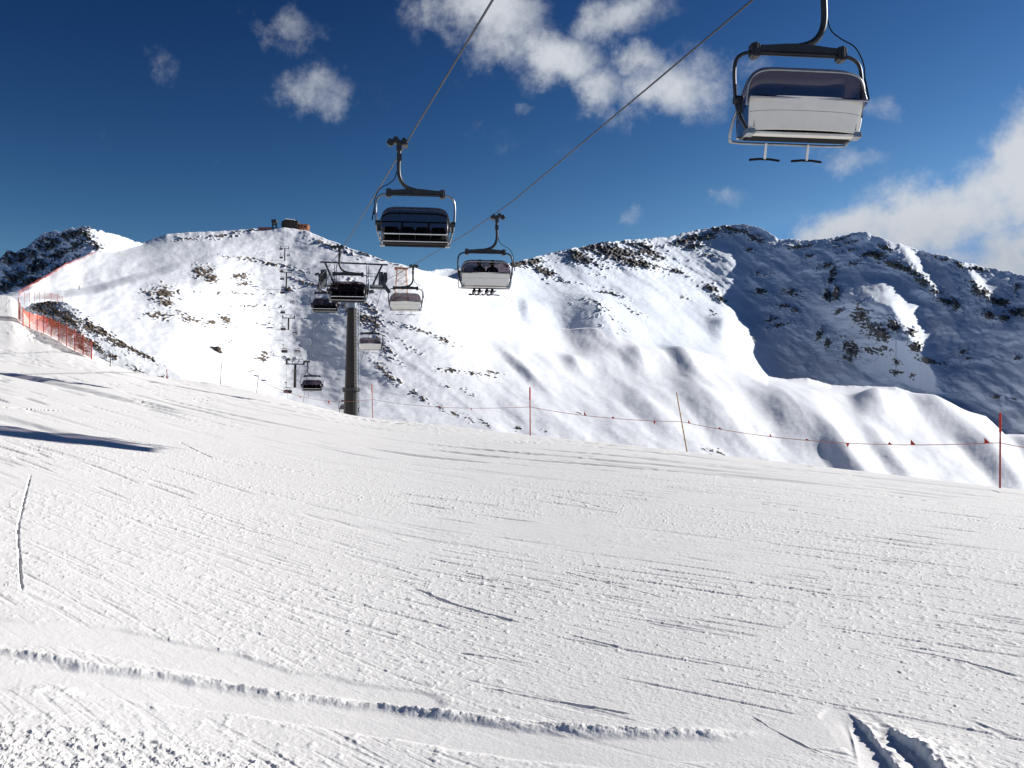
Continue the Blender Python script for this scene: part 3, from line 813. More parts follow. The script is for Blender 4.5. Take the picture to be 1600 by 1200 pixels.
def make_chair(uphill, drop=0.0):
    root = empty('chairlift_chair')
    cx = -.33
    # grip
    g = MB(); g.box((0, 0, .02), (.16, .42, .16)); g.box((.22, 0, .06), (.34, .2, .14), Matrix.Rotation(R(-14), 3, 'Y'))
    g.cyl((.30, -.16, .12), (.30, .16, .12), .09, n=14); g.cyl((.46, -.07, .03), (.46, .07, .03), .10, n=14); g.box((.2, 0, -.1), (.16, .14, .22))
    g.cyl((.05, -.12, .13), (.05, .12, .13), .06, n=12); g.tube([(.33, 0, .1), (.5, 0, .16), (.58, 0, .02)], .035, 8)
    g.build('grip', M['dark_steel'], root, .012)
    h = MB(); h.tube(smooth_path([(.19, 0, -.1), (.2, 0, -.5), (.2, 0, -.88), (.15, 0, -1.12), (.03, 0, -1.30), (-.14, 0, -1.40), (-.33, 0, -1.45)], 6), .062, 12)
    h.v = [(x, y, z - drop * float(sstep(-.45, -.7, z))) for x, y, z in h.v]
    h.box((.19, 0, -.42), (.15, .15, .22))
    h.build('hanger', M['dark_steel'], root)
    b = MB(); prof = [(-.9, .05), (-.6, .065), (-.25, .10), (0, .115), (.25, .10), (.6, .065), (.9, .05)]
    rows = []
    for x, hh in prof:
        rows.append([(cx + x, -.075, -1.58), (cx + x, -.075, -1.53 + hh), (cx + x, .075, -1.53 + hh), (cx + x, .075, -1.58), (cx + x, -.075, -1.58)])
    b.grid(rows, False); b.tube([(cx - .92, 0, -1.60), (cx + .92, 0, -1.60)], .045, 10)
    cb = b.build('crossbar', M['dark_steel'], root)
    for sx in (-1, 1):
        k = MB(); k.box((cx + sx * .84, 0, -1.57), (.17, .2, .24)); k.box((cx + sx * .84, 0, -1.57), (.07, .24, .27))
        k.build('clamp', M['dark_steel'], cb, .012)
        f = MB(); f.tube(smooth_path([(cx + sx * .86, 0, -1.60), (cx + sx * 1.02, 0, -1.62), (cx + sx * 1.17, 0, -1.72), (cx + sx * 1.23, 0, -1.92), (cx + sx * 1.23, 0, -2.3), (cx + sx * 1.20, 0, -2.62), (cx + sx * 1.13, -.08, -2.92), (cx + sx * 1.03, -.16, -3.17)], 5), .036, 10)
        f.tube([(cx + sx * 1.03, -.2, -3.17), (cx + sx * 1.03, .3, -3.15)], .035, 8)
        f.build('side_frame', M['dark_steel'] if uphill else M['grey_steel'], root)
        p = MB(); p.cyl((cx + sx * 1.10, 0, -2.52), (cx + sx * 1.25, 0, -2.52), .085, n=14); p.box((cx + sx * 1.16, -.03, -2.64), (.07, .16, .3))
        p.build('pivot_bracket', M['dark_steel'], root, .008)
        MB().box((cx + sx * 1.02, -.14, -3.17), (.15, .24, .10)).build('seat_bracket', M['grey_steel'], root, .008)
    c = MB(); c.tube(smooth_path([(.26, 0, -.86), (.33, .0, -1.10), (.52, -.02, -1.27), (.78, -.03, -1.42), (.93, -.04, -1.72), (.95, -.05, -2.0), (.95, -.05, -2.25)], 5), .014, 6)
    c.tube([(.95, -.05, -2.02), (1.02, -.05, -2.42)], .02, 6)
    c.build('bubble_pull_cable', M['black'], root)
    # back shell (outer white, two panels with a seam)
    def bk(u, v, off):   # u across -1..1, v 0 bottom..1 top
        w = 1.05 + .03 * v
        y = -.27 - .17 * v - .10 * (1 - u * u) * .6 - off
        z = -3.15 + .56 * v
        return (cx + u * w, y + .10 * abs(u) ** 5, z)
    us = np.linspace(-1, 1, 19)
    s_ = MB()
    for v0, v1 in ((0, .56), (.575, 1.0)):
        vs = np.linspace(v0, v1, 5)
        outer = [[bk(u, v, .03) for u in us] for v in vs]; inner = [[bk(u, v, -.01) for u in us] for v in vs]
        s_.grid(outer); s_.grid([r[::-1] for r in inner])
        for a_, b_ in ((0, 0), (-1, -1)): s_.grid([outer[a_], inner[b_]], False)
        s_.grid([[r[0] for r in outer], [r[0] for r in inner]], False); s_.grid([[r[-1] for r in outer], [r[-1] for r in inner]], False)
    s_.build('back_shell', M['white'], root)
    # pads
    for k in range(4):
        x0 = cx - .99 + k * .495 + .0125; x1 = x0 + .47
        p = MB(); rows = []
        for v in np.linspace(0, 1, 7):
            w = 1 if v < .6 else math.sqrt(max(0.05, 1 - ((v - .6) / .45) ** 2)) * .25 + .75
            xm = (x0 + x1) / 2; hw = (x1 - x0) / 2 * w
            y = -.23 - .15 * v; z = -3.10 + .55 * v
            rows.append([(xm - hw, y - .03, z), (xm - hw * .8, y + .06, z), (xm + hw * .8, y + .06, z), (xm + hw, y - .03, z), (xm - hw, y - .03, z)])
        p.grid(rows); p.add(rows[-1][:4], [(0, 1, 2, 3)]); p.build('back_pad', M['vinyl'], root)
        q = MB(); q.box(((x0 + x1) / 2, .03, -3.11), (x1 - x0, .54, .11)); q.build('seat_pad', M['vinyl'], root, .03)
    u_ = MB(); u_.box((cx, -.16, -3.19), (1.96, .16, .05)); u_.tube([(cx - .99, -.10, -3.19), (cx + .99, -.10, -3.19)], .03, 8)
    u_.build('seat_base', M['white'] if uphill else M['black'], root, .01)
    MB().box((cx, .10, -3.175), (1.94, .36, .03)).build('seat_tray', M['black'], root)
    MB().tube([(cx - 1.02, .33, -3.15), (cx + 1.02, .33, -3.15)], .018, 8).build('seat_front_tube', M['black'] if uphill else M['chrome'], root)
    # bubble: chord from rear foot to front foot, profile above, closed sides
    prof = [(-.50, -2.62), (-.51, -2.32), (-.45, -2.09), (-.30, -1.98), (-.05, -1.98), (.27, -2.08), (.52, -2.30), (.67, -2.60), (.72, -2.85), (.72, -3.00)]
    prof = [(p.x, p.y) for p in smooth_path([(a, b_, 0) for a, b_ in prof], 3)]
    n = len(prof); vs_ = np.linspace(-1, 1, 33)
    vs_ = np.sign(vs_) * (1 - (1 - np.abs(vs_)) ** 1.6)
    rows = []
    for i, (py_, pz_) in enumerate(prof):
        t = i / (n - 1); by = -.50 + 1.24 * t; bz = -2.62 - .38 * t
        row = []
        for v in vs_:
            k_ = (1 - abs(v) ** 7) ** (1 / 3.6) if abs(v) < 1 else 0
            row.append((cx + v * (1.12 - .16 * t * t), by + (py_ - by) * (.25 + .75 * k_), bz + (pz_ - bz) * k_))
        rows.append(row)
    bb = MB().grid(rows).build('bubble', M['bubble'], root)
    rm = MB()
    iz = min(range(n), key=lambda i: -prof[i][1])
    rm.tube(rows[max(0, iz - 4)], .03, 8)
    rm.tube(rows[0], .02, 8); rm.build('bubble_rim', M['grey_steel'] if uphill else M['dark_steel'], bb)
    MB().tube(rows[-1], .024, 8).build('bubble_edge', M['chrome'], bb)
    sb = MB()
    if uphill:
        sb.tube(smooth_path([(cx - 1.14, 0, -2.58), (cx - 1.20, .22, -2.86), (cx - 1.17, .5, -3.08), (cx - 1.02, .60, -3.13), (cx, .61, -3.13), (cx + 1.02, .60, -3.13), (cx + 1.17, .5, -3.08), (cx + 1.20, .22, -2.86), (cx + 1.14, 0, -2.58)], 5), .026, 8)
        so = sb.build('safety_bar', M['grey_steel'], root)
        for sx in (-1, 1):
            fr = MB(); fr.tube([(cx + sx * .42, .60, -3.12), (cx + sx * .42, .70, -3.40)], .032, 8)
            fo = fr.build('footrest', M['chrome'], so)
            fb = MB(); fb.tube([(cx + sx * .42 - .3, .71, -3.42), (cx + sx * .42 - .1, .70, -3.40), (cx + sx * .42 + .1, .70, -3.40), (cx + sx * .42 + .3, .71, -3.42)], .024, 8); fb.build('foot_bar', M['black'], so)
    else:
        sb.tube(smooth_path([(cx - 1.12, 0, -2.5), (cx - 1.05, .35, -2.56), (cx - .9, .46, -2.58), (cx, .47, -2.58), (cx + .9, .46, -2.58), (cx + 1.05, .35, -2.56), (cx + 1.12, 0, -2.5)], 5), .022, 8)
        for sx in (-1, 1): sb.tube([(cx + sx * .40, .47, -2.58), (cx + sx * .44, .34, -2.9)], .03, 8)
        sb.build('safety_bar', M['black'], root)
    for ch in root.children:
        if not ch.name.startswith(('grip', 'hanger')): ch.location.z = -drop
    return root

UP = 'uphill chairs with white backs'; DOWN = 'downhill chairs with black seats'
up0 = make_chair(True); dn0 = make_chair(False)
used = {'u': False, 'd': False}
NEAR_DROP = .28
def chair(s, side, label, dz=0.0):
    k = 'u' if side == 'r' else 'd'; src = up0 if side == 'r' else dn0
    o = copy_tree(src) if used[k] else src
    used[k] = True
    x, y = on_line(s, AR if side == 'r' else AL)
    o.location = (x, y, line_z(s, side) + dz)
    if s < 20: o.location.x += .2
    o.rotation_euler = (0, 0, -AXIS - R(7) + (0 if side == 'r' else math.pi))
    tag(o, label, 'chairlift', UP if side == 'r' else DOWN)
    return o
used['u'] = True; up1 = up0; up0 = make_chair(True, NEAR_DROP)
used['u'] = False
near_up = chair(16.6, 'r', 'largest white-backed chair, empty, high against the sky at upper right')
up0 = up1; used['u'] = False
pair_up = chair(44, 'r', 'white-backed chair carrying two skiers, hanging in front of the right ridge')
chair(72, 'r', 'white-backed chair in front of the orange lattice pylon')
chair(99, 'r', 'small white-backed chair just right of the big lift tower shaft')
chair(126, 'r', 'white-backed chair half hidden behind the lower shaft of the big tower')
chair(264, 'r', 'tiny white-backed chair low over the hollow right of the second tower')
chair(400, 'r', 'tiny white-backed chair right of the third tower, beside its shaft')
chair(452, 'r', 'tiny white-backed chair hanging right under the third tower crossarm')
chair(530, 'r', 'tiny white-backed chair between the third and fourth towers')
chair(31, 'l', 'largest dark chair, black seat under closed bubble, against the blue sky')
chair(60, 'l', 'dark chair hanging directly in front of the big lift tower head')
chair(87, 'l', 'dark chair at the left end of the big tower crossarm')
chair(114, 'l', 'small dark chair over the snow left of the big tower shaft')
chair(296, 'l', 'tiny dark chair low beside the second tower shaft, on its left')
chair(400, 'l', 'tiny dark chair midway between the second and third towers')
chair(463, 'l', 'tiny dark chair just below the third tower crossarm')
chair(505, 'l', 'tiny dark chair just above the third tower')
chair(552, 'l', 'tiny dark chair left of the fourth tower shaft')
chair(583, 'l', 'tiny dark chair right under the fourth tower crossarm')

chair(622, 'l', 'tiny dark chair between the fourth and uppermost towers')
chair(690, 'l', 'tiny dark chair just below the uppermost tower')
chair(735, 'l', 'tiny dark chair just above the uppermost tower')
chair(655, 'r', 'tiny white-backed chair between the fourth and uppermost towers')
chair(700, 'r', 'tiny white-backed chair just below the uppermost tower')
# ropes
def rope(name, side, label):
    a = AR if side == 'r' else AL
    ss = list(np.arange(-60, 90, 10)) + [90] + list(np.arange(95, 850, 8)) + [850]
    pts = [(*on_line(s, a), line_z(s, side)) for s in ss]
    rr = [.024 if s < 150 else .03 for s in ss]
    tag(MB().tube(pts, rr, 6).build(name, M['cable'], None), label, 'rope')
rope('haul_rope', 'r', 'steel haul rope carrying the white-backed uphill chairs')
rope('haul_rope', 'l', 'steel haul rope carrying the dark downhill chairs')

# ------------------------------------------------------------------ lift towers
def sheaves(mb_beam, mb_wheel, x, zt, L, n, sgn):
    mb_beam.box((x + sgn * .12, 0, zt - .38), (.12, L * .92, .16)); mb_beam.box((x + sgn * .3, 0, zt - .30), (.34, .3, .5))
    for i in range(n):
        yy = -L / 2 + L * (i + .5) / n
        mb_wheel.cyl((x - .07, yy, zt - .25), (x + .07, yy, zt - .25), .22, n=14)
        mb_beam.box((x + sgn * .12, yy, zt - .31), (.08, .1, .2))

def tower_head(root, zt, big):
    """crossarm assembly; zt = rope height above the tower's base"""
    wl, wr = AL - 6.8, AR - 6.8
    c = MB()
    c.beam((wl - .1, 0, zt - .60), (wr + .1, 0, zt - .60), .42, .34)
    if big:
        c.beam((wl + .9, 0, zt - 1.0), (0, 0, zt - 1.45), .36, .3); c.beam((wr - .9, 0, zt - 1.0), (0, 0, zt - 1.45), .36, .3)
        c.box((0, -.1, zt - .95), (2.6, .5, .55)); c.box((0, -.32, zt - 1.2), (1.5, .3, .4))
    c.build('crossarm', M['platform'], root, .02 if big else 0)
    for x, sg in ((wl, 1), (wr, -1)):
        b = MB(); w = MB(); sheaves(b, w, x, zt, 5.0 if big else 9.0, 8 if big else 10, sg)
        if not big: b.box((x + sg * .2, 0, zt - .1), (.5, 7.5, .55))
        if big:
            b.box((x + sg * .25, -1.6, zt - .2), (.5, .5, .9)); b.box((x + sg * .1, -2.2, zt - .05), (.3, .4, .75)); b.box((x + sg * .35, -.8, zt + .1), (.35, .5, 1.0))
            b.beam((x + sg * .4, -2.2, zt - .5), (x - sg * .25, -2.6, zt - 1.5), .16, .3)
        bo = b.build('sheave_train', M['dark_steel'], root)
        w.build('sheave', M['black'], bo)
        if big:
            pm = MB(); pm.box((x + sg * .9, -.4, zt - .62), (1.5, 1.4, .06))
            for yy in (-1.05, .25): pm.beam((x + sg * .2, yy, zt + .4), (x + sg * 1.6, yy, zt + .4), .04, .04)
            for xx in (.2, .9, 1.6): pm.beam((x + sg * xx, -1.05, zt - .6), (x + sg * xx, -1.05, zt + .4), .04, .04)
            pm.build('maintenance_platform', M['grey_steel'], root)
    f = MB(); top = zt + (1.45 if big else 1.0)
    if big:
        f.beam((wl + .0, 0, top), (wr + .35, 0, top), .13, .13)
        f.beam((wl + .4, 0, top), (wl + 1.3, 0, zt - .6), .16, .16); f.beam((wr - .15, 0, top), (wr - 1.05, 0, zt - .6), .16, .16)
        for xx in (wl + 1.35, wr - 1.45):
            for d in (-.09, .09): f.beam((xx + d, 0, top - .15), (xx + d, 0, zt - .6), .05, .05)
            for q in range(4): f.beam((xx - .09, 0, zt - .5 + q * .35), (xx + .09, 0, zt - .3 + q * .35), .035, .035)
    else:
        f.beam((wl + .4, 0, top), (wr - .4, 0, top), .14, .14); f.beam((-1.2, 0, top), (-.7, 0, zt - .6), .14, .14); f.beam((1.2, 0, top), (.7, 0, zt - .6), .14, .14)
    f.build('lifting_frame', M['dark_steel'], root)

def tower(s, base_z, label, big=False, H=None):
    x, y = on_line(s, 6.8)
    zt = line_z(s, 'l') * .5 + line_z(s, 'r') * .5 - base_z
    root = empty('lift_tower', (x, y, base_z), -AXIS)
    tag(root, label, 'lift tower', 'towers of the chairlift')
    p = MB()
    if big:
        rb, rt = .66, .40; zf = H
        k = zf / (zt - 1.2)
        rm_ = rb + (rt - rb) * k
        p.cyl((0, 0, -1.5), (0, 0, zf), rb, rm_ + .03, 10); p.cyl((0, 0, zf), (0, 0, zt - .8), rm_ - .02, rt, 10)
    else:
        p.cyl((0, 0, -3), (0, 0, zt - .75), .5, .36, 10)
    po = p.build('shaft', M['pole_paint'], root)
    for q in po.data.polygons: q.use_smooth = False
    if big:
        fl = MB(); fl.cyl((0, 0, zf - .12), (0, 0, zf + .12), rm_ + .22, n=20)
        for k in range(14):
            a = k * math.tau / 14; fl.cyl(((rm_ + .13) * math.cos(a), (rm_ + .13) * math.sin(a), zf - .2), ((rm_ + .13) * math.cos(a), (rm_ + .13) * math.sin(a), zf + .22), .035, n=6)
        fl.build('flange', M['dark_steel'], root)
        cl = MB(); cl.cyl((0, 0, zt - 2.6), (0, 0, zt - 1.7), rt + .05, n=20); cl.build('collar', M['grey_steel'], root)
        ld = MB(); x0 = rb * .45
        for d in (-.18, .18): ld.beam((rb * .78 + .12 + d * .6, -rb * .55 + d, -1), (rt * .78 + .16 + d * .6, -rt * .55 + d, zt - .9), .045, .045)
        m_ = int((zt) / .3)
        for q in range(m_):
            t = q / m_; rr = rb + (rt - rb) * t; z_ = q * .3 - .3
            ld.beam((rr * .78 + .12 - .108, -rr * .55 - .18, z_), (rr * .78 + .12 + .108, -rr * .55 + .18, z_), .03, .03)
        ld.build('ladder', M['grey_steel'], root)
    tower_head(root, zt, big)
    return root
bx, by = on_line(90, 6.8)
_zf = zpix(bx, by, 609)
_bz = zpix(bx, by, 672)
tower(90, _bz, 'large near lift tower with brown shaft, ladder and wide crossarm', True, _zf - _bz)
for s, py, lb in ((320, 614, 'second lift tower, standing low beyond the piste edge'), (480, 537, 'third lift tower, halfway up the hill'), (590, 453, 'fourth lift tower, short shaft under the two upper towers'), (715, 409, 'uppermost lift tower, below the summit house')):
    x, y = on_line(s, 6.8)
    tower(s, zpix(x, y, py), lb)

# ------------------------------------------------------------------ old orange lattice pylon
def lattice(px, base_py, top_py, Y, label):
    b = at(px, base_py, Y); H = at(px, top_py, Y).z - b.z; sc = Y / F
    root = empty('lattice_pylon', b, .25); tag(root, label, 'pylon')
    wb, wt = 11 * sc, 7 * sc; t = .7 * sc
    cor = [(-1, -1), (1, -1), (1, 1), (-1, 1)]
    for cx_, cy_ in cor:
        MB().beam((cx_ * wb, cy_ * wb * .7, -2), (cx_ * wt, cy_ * wt * .7, H), t, t).build('leg', M['orange_steel'], root)
    br = MB(); nb = 5
    for i in range(nb):
        f0, f1 = i / nb, (i + 1) / nb
        for a_, b_ in ((0, 1), (1, 2), (2, 3), (3, 0)):
            def P(c, f): w = wb + (wt - wb) * f; return (cor[c][0] * w, cor[c][1] * w * .7, H * f)
            br.beam(P(a_, f0), P(b_, f1), t * .6, t * .6); br.beam(P(b_, f0), P(a_, f1), t * .6, t * .6); br.beam(P(a_, f1), P(b_, f1), t * .6, t * .6)
    br.build('bracing', M['orange_steel'], root)
    c = MB(); c.beam((-11 * sc, 0, H + t), (10 * sc, 0, H + t), 4 * sc, 2.6 * sc); c.build('crossarm', M['rust_steel'], root)
    for x in (-9, 8): MB().beam((x * sc, -5 * sc, H - t), (x * sc, 5 * sc, H - t), 1.6 * sc, 2 * sc).build('sheave_train', M['rust_steel'], root)
lattice(627, 468, 420, 300, 'old lattice pylon in orange paint with rust-red crossarm')

# ------------------------------------------------------------------ summit buildings
def block(mb, px0, px1, py0, py1, Y, dep):
    """box whose front face covers the given photo rectangle at depth Y; returns sizes"""
    a = at(px0, py1, Y); b = at(px1, py0, Y)
    return a.x, b.x, a.z, b.z
YS = 852.0
x0, x1, z0, z1 = block(None, 440, 465, 344, 361, YS, 12)
root = empty('summit_house', ((x0 + x1) / 2, YS + 6, z0)); tag(root, 'dark timber house with snowy gable roof on the summit', 'house')
W = x1 - x0; Hh = z1 - z0
w = MB(); w.box((0, 0, Hh * .32), (W, 12, Hh * .64 + 6)); 
w.build('wall', M['dark_wood'], root)
r_ = MB()
zr = Hh * .58; rise = Hh * .48
r_.add([(-W * .56, -7, zr), (-W * .28, -7, zr + rise), (W * .30, -7, zr + rise * .82), (W * .56, -7, zr), (-W * .56, 7, zr), (-W * .28, 7, zr + rise), (W * .30, 7, zr + rise * .82), (W * .56, 7, zr)],
       [(0, 1, 2, 3), (7, 6, 5, 4), (0, 4, 5, 1), (1, 5, 6, 2), (2, 6, 7, 3), (0, 3, 7, 4)])
ro = r_.build('roof', M['dark_wood'], root)
sn = MB(); sn.add([(-W * .30, -7.2, zr + rise + .1), (W * .32, -7.2, zr + rise * .82 + .1), (W * .32, 7.2, zr + rise * .82 + .1), (-W * .30, 7.2, zr + rise + .1), (-W * .25, -6, zr + rise + 1.0), (W * .28, -6, zr + rise * .82 + .9), (W * .28, 6, zr + rise * .82 + .9), (-W * .25, 6, zr + rise + 1.0)],
       [(0, 1, 5, 4), (1, 2, 6, 5), (2, 3, 7, 6), (3, 0, 4, 7), (4, 5, 6, 7)])
sn.build('snow_cover', M['snow_mountain'], ro)
for k in range(3):
    wd = MB(); wd.box((-W * .3 + k * W * .3, -6.1, Hh * .34), (W * .14, .2, Hh * .18)); wd.build('window', M['glass_dark'], root)
x0, x1, z0, z1 = block(None, 462, 480, 349, 362, YS + 2, 10)
root = empty('terrace_annex', ((x0 + x1) / 2, YS + 8, z0)); tag(root, 'low orange-brown terrace building right of the dark summit house', 'building')
W = x1 - x0; Hh = z1 - z0
MB().box((0, 0, Hh * .62), (W, 9, Hh * .5)).build('wall', M['orange_wood'], root)
rf = MB(); rf.box((0, 0, Hh * .9), (W * 1.06, 10.5, .7)); rf.build('roof', M['orange_wood'], root)
for k in range(4): MB().beam((-W * .45 + k * W * .3, -4, Hh * .4), (-W * .45 + k * W * .3 - .4, -4, -4), .5, .5).build('post', M['dark_wood'], root)
for k in range(3): MB().box((-W * .3 + k * W * .3, -4.6, Hh * .66), (W * .16, .25, Hh * .2)).build('window', M['glass_dark'], root)
x0, x1, z0, z1 = block(None, 424, 432, 343, 360, YS - 2, 6)
root = empty('top_station', ((x0 + x1) / 2, YS, z0)); tag(root, 'grey top station tower of the chairlift left of the summit house', 'lift station')
W = x1 - x0; Hh = z1 - z0
for sx in (-1, 1): MB().box((sx * W * .36, 0, Hh * .38), (W * .2, 2.6, Hh * .8 + 3)).build('leg', M['platform'], root)
MB().box((0, 0, Hh * .86), (W * 1.0, 6, Hh * .26)).build('cabin', M['platform'], root)
MB().box((0, -3.1, Hh * .88), (W * .7, .2, Hh * .1)).build('window', M['glass_dark'], root)
MB().cyl((0, 0, Hh * .55), (0, 0, Hh * .62), W * .45, n=20).build('bullwheel', M['dark_steel'], root)
x0, x1, z0, z1 = block(None, 403, 424, 355.5, 360, YS - 4, 2)
root = empty('terrace_wall', ((x0 + x1) / 2, YS - 3, z0)); tag(root, 'low dark red boarded wall left of the top station', 'wall')
MB().box((0, 0, 0), (x1 - x0, .8, (z1 - z0) * 2)).build('boards', M['rust_steel'], root)
MB().box((0, 0, z1 - z0 + .15), (x1 - x0 + .3, 1.1, .3)).build('coping', M['dark_wood'], root)

# ------------------------------------------------------------------ boulder
def boulder(px, py, wpx, hpx, label):
    b = on_hill(px, py); sc = b.y / F; rng = random.Random(5)
    me = MB(); nu, nv = 26, 16; rows = []
    for i in range(nv + 1):
        th = math.pi * i / nv; row = []
        for j in range(nu + 1):
            ph = 2 * math.pi * (j % nu) / nu
            d = Vector((math.sin(th) * math.cos(ph), math.sin(th) * math.sin(ph), math.cos(th)))
            k = 1 + .35 * float(fbm(np.array([d.x * 1.6 + d.z * 2 + 3.1]), np.array([d.y * 1.6 - d.z * 1.3]), 4)[0])
            k *= 1 / max(abs(d.x + .2 * d.z) , abs(d.y), abs(d.z) * 1.05, .72) * .8
            row.append((d.x * wpx * sc * .5 * k, d.y * wpx * sc * .45 * k, d.z * hpx * sc * .6 * k + hpx * sc * .25))
        rows.append(row)
    o = me.grid(rows, False).build('boulder', M['boulder'], None); o.location = b - Vector((0, 0, hpx * sc * .35))
    tag(o, label, 'rock')
M['boulder'] = plain('brown_rock', (.07, .05, .038), .9, 0, .6, .6, .6)
boulder(334, 546, 23, 11, 'single dark brown boulder alone on the white hillside')

# ------------------------------------------------------------------ rope fence
POLES = [((828, 605), (828.5, 680.5), 'red_pole', 'thin red pole left of the bamboo one, holding the flagged rope'),
         ((1057, 613), (1073.5, 706), 'bamboo', 'leaning yellow bamboo pole holding the flagged rope'),
         ((1563, 645), (1562.5, 763), 'red_pole', 'tallest red pole at the far right end of the flagged rope'),
         ((581, 600), (582.5, 653), 'red_pole', 'thin dark red pole right of the big tower base'),
         ((404, 584), (401, 613), 'dark_steel', 'small grey pole at the piste edge left of the second tower'),
         ((346, 567), (344.5, 600), 'dark_steel', 'small grey pole at the piste edge below the boulder'),
         ((260.5, 577), (261, 592), 'red_pole', 'short reddish pole at the piste edge below the rocky bank'),
         ((173, 556), (172, 572.5), 'dark_steel', 'short grey pole at the lower end of the orange net')]
pole_pts = {}
for (tx, ty), (bx_, by_), mk, lb in POLES:
    g = ground_pt(bx_, by_); t = at(tx, ty, g.y)
    r = empty('marker_pole', g); tag(r, lb, 'pole', 'marker poles along the piste edge')
    d = t - g; rad = .018 if mk == 'bamboo' else (.02 if g.y < 70 else .03)
    MB().tube([d.normalized() * -.35, d * .5, d], [rad * 1.1, rad, rad * .85], 8).build('shaft', M[mk], r)
    if mk == 'bamboo':
        kn = MB()
        for f in (.2, .42, .63, .82): kn.cyl(d * f - d.normalized() * .012, d * f + d.normalized() * .012, rad * 1.35, n=8)
        kn.build('node', M['bamboo'], r)
    elif mk == 'red_pole' and g.y < 60:
        MB().cyl(d * .74, d * .999, rad * 1.35, n=8).build('sleeve', M['red_cloth'], r)
    pole_pts[(tx, ty)] = (g, t)
def pole_at(key, py):
    g, t = pole_pts[key]; f = (pole_px[key][1] - py) / (pole_px[key][1] - key[1]); return g + (t - g) * f
pole_px = {p[0]: p[1] for p in POLES}
knots = [pole_at((404, 584), 592), pole_at((581, 600), 624), pole_at((828, 605), 636), pole_at((1057, 613), 659), pole_at((1563, 645), 692)]
g_end = ground_pt(1760, 790); knots.append(Vector((g_end.x, g_end.y, g_end.z + 1.0)))
sags = [.35, .30, .30, .12, .28, .2]
sags = [.6, .2, .11, .27, .1]
rp = []
for i in range(len(knots) - 1):
    a, b = knots[i], knots[i + 1]
    for k in range(16):
        t = k / 16; p = a.lerp(b, t); p.z -= sags[i] * 4 * t * (1 - t); rp.append(p)
rp.append(knots[-1])
rope_o = MB().tube(rp, [.0075 if p.y < 60 else .014 for p in rp], 6).build('fence_rope', M['rope'], None)
tag(rope_o, 'thin orange rope with small red pennants strung along the piste edge', 'rope')
def rope_point(px):
    best = min(range(len(rp) - 1), key=lambda i: abs((800 + F * (rp[i].x + rp[i + 1].x) / (rp[i].y + rp[i + 1].y)) - px))
    return rp[best].lerp(rp[best + 1], .5), (rp[best + 1] - rp[best]).normalized()
for px, dn, sz in ((465, -1, .26), (510, -1, .34), (693, 1, .2), (737, -1, .2), (914, 1, .22), (965, .3, .26), (1022, -1, .19), (1074, 1, .16), (1133, .3, .22), (1193, 1, .13), (1256, .25, .22), (1336, -1, .17), (1430, 1, .2), (1537, 1, .2), (1395, .5, .16)):
    p, d = rope_point(px); sz *= .78
    if dn in (1, -1):
        tri = [p - d * sz * .35, p + d * sz * .45, p + d * (sz * .45 if dn > 0 else -.05) * .2 + Vector((.02, .01, dn * sz * .75))]
        if dn > 0: tri[2] = p - d * sz * .25 + Vector((0, .02, sz * .75))
    else:
        tri = [p - d * sz * .5, p + d * sz * .5, p - d * sz * .1 + Vector((0, .03, sz * dn))]
    nrm = Vector((0, .012, 0)); m_ = MB()
    m_.add([q - nrm for q in tri] + [q + nrm for q in tri], [(0, 1, 2), (5, 4, 3), (0, 3, 4, 1), (1, 4, 5, 2), (2, 5, 3, 0)])
    m_.build('pennant', M['red_cloth'], rope_o)

# ------------------------------------------------------------------ orange safety nets
def net(pts, name, label, pm, sag=.12, rad=.035, nm='net'):
    """pts: list of (base, top) points"""
    root = empty(name, pts[0][0]); tag(root, label, 'net fence')
    o0 = pts[0][0]; n = MB(); K = 6; rows = [[], [], []]
    for (b0, t0), (b1, t1) in zip(pts[:-1], pts[1:]):
        for k in range(K):
            t = k / K; b = b0.lerp(b1, t); tt = t0.lerp(t1, t); tt = tt - (tt - b) * (sag * 4 * t * (1 - t)) * .6
            bulge = Vector((.08 * math.sin(t * 6), .10 * math.sin(t * math.pi), 0))
            rows[0].append(b - o0 + Vector((0, 0, .05))); rows[1].append((b + tt) / 2 - o0 + bulge); rows[2].append(tt - o0)
    for r_, q in zip(rows, (pts[-1][0], (pts[-1][0] + pts[-1][1]) / 2, pts[-1][1])): r_.append(q - o0)
    n.grid(rows).build('netting', M[nm], root)
    for b, t in pts:
        d = t - b
        MB().tube([b - o0 - d.normalized() * .4, b - o0, b - o0 + d * 1.04], rad, 6).build('post', pm, root)
def gp(px, py, h):
    g = ground_pt(px, py); return (g, g + Vector((0, 0, h)))
nn = []
for px, py, top in ((29, 497, 466), (31, 500, 474), (36, 507, 481), (46, 511, 488), (58, 514.5, 491), (68, 517.5, 493), (80, 524, 497), (92, 531, 503), (104, 538.5, 508), (117, 546, 515), (130, 552.5, 523), (143, 559.5, 533)):
    g = ground_pt(px, py + 2); nn.append((g, at(px, top, g.y)))
net(nn, 'safety_net', 'near orange safety net curving down along the rocky bank', M['red_pole'])
nn = []
for px, py, top in ((38, 472, 458), (46, 469, 457), (54, 467.5, 456), (62, 467, 455.5), (70, 467.5, 456), (80, 469, 457.5), (90, 471, 460), (98, 473.5, 463)):
    nn.append((at(px, py, 162), at(px, top, 162)))
net(nn, 'safety_net', 'short pale pink net run behind the top of the rocky bank', M['red_pole'], rad=.03, nm='net_pale')
nn = []
for px, py, top in ((30, 462, 449), (36, 456, 446), (46, 450, 441), (58, 442, 434.5), (72, 434, 427.5), (88, 424, 418), (102, 415, 409.5), (116, 409, 404), (130, 404, 400), (140, 398.5, 394.5), (150, 394, 390.5)):
    Yd = depth_at(gB, px, py) - 2
    nn.append((at(px, py + .6, Yd), at(px, py - (py - top) * .62, Yd)))
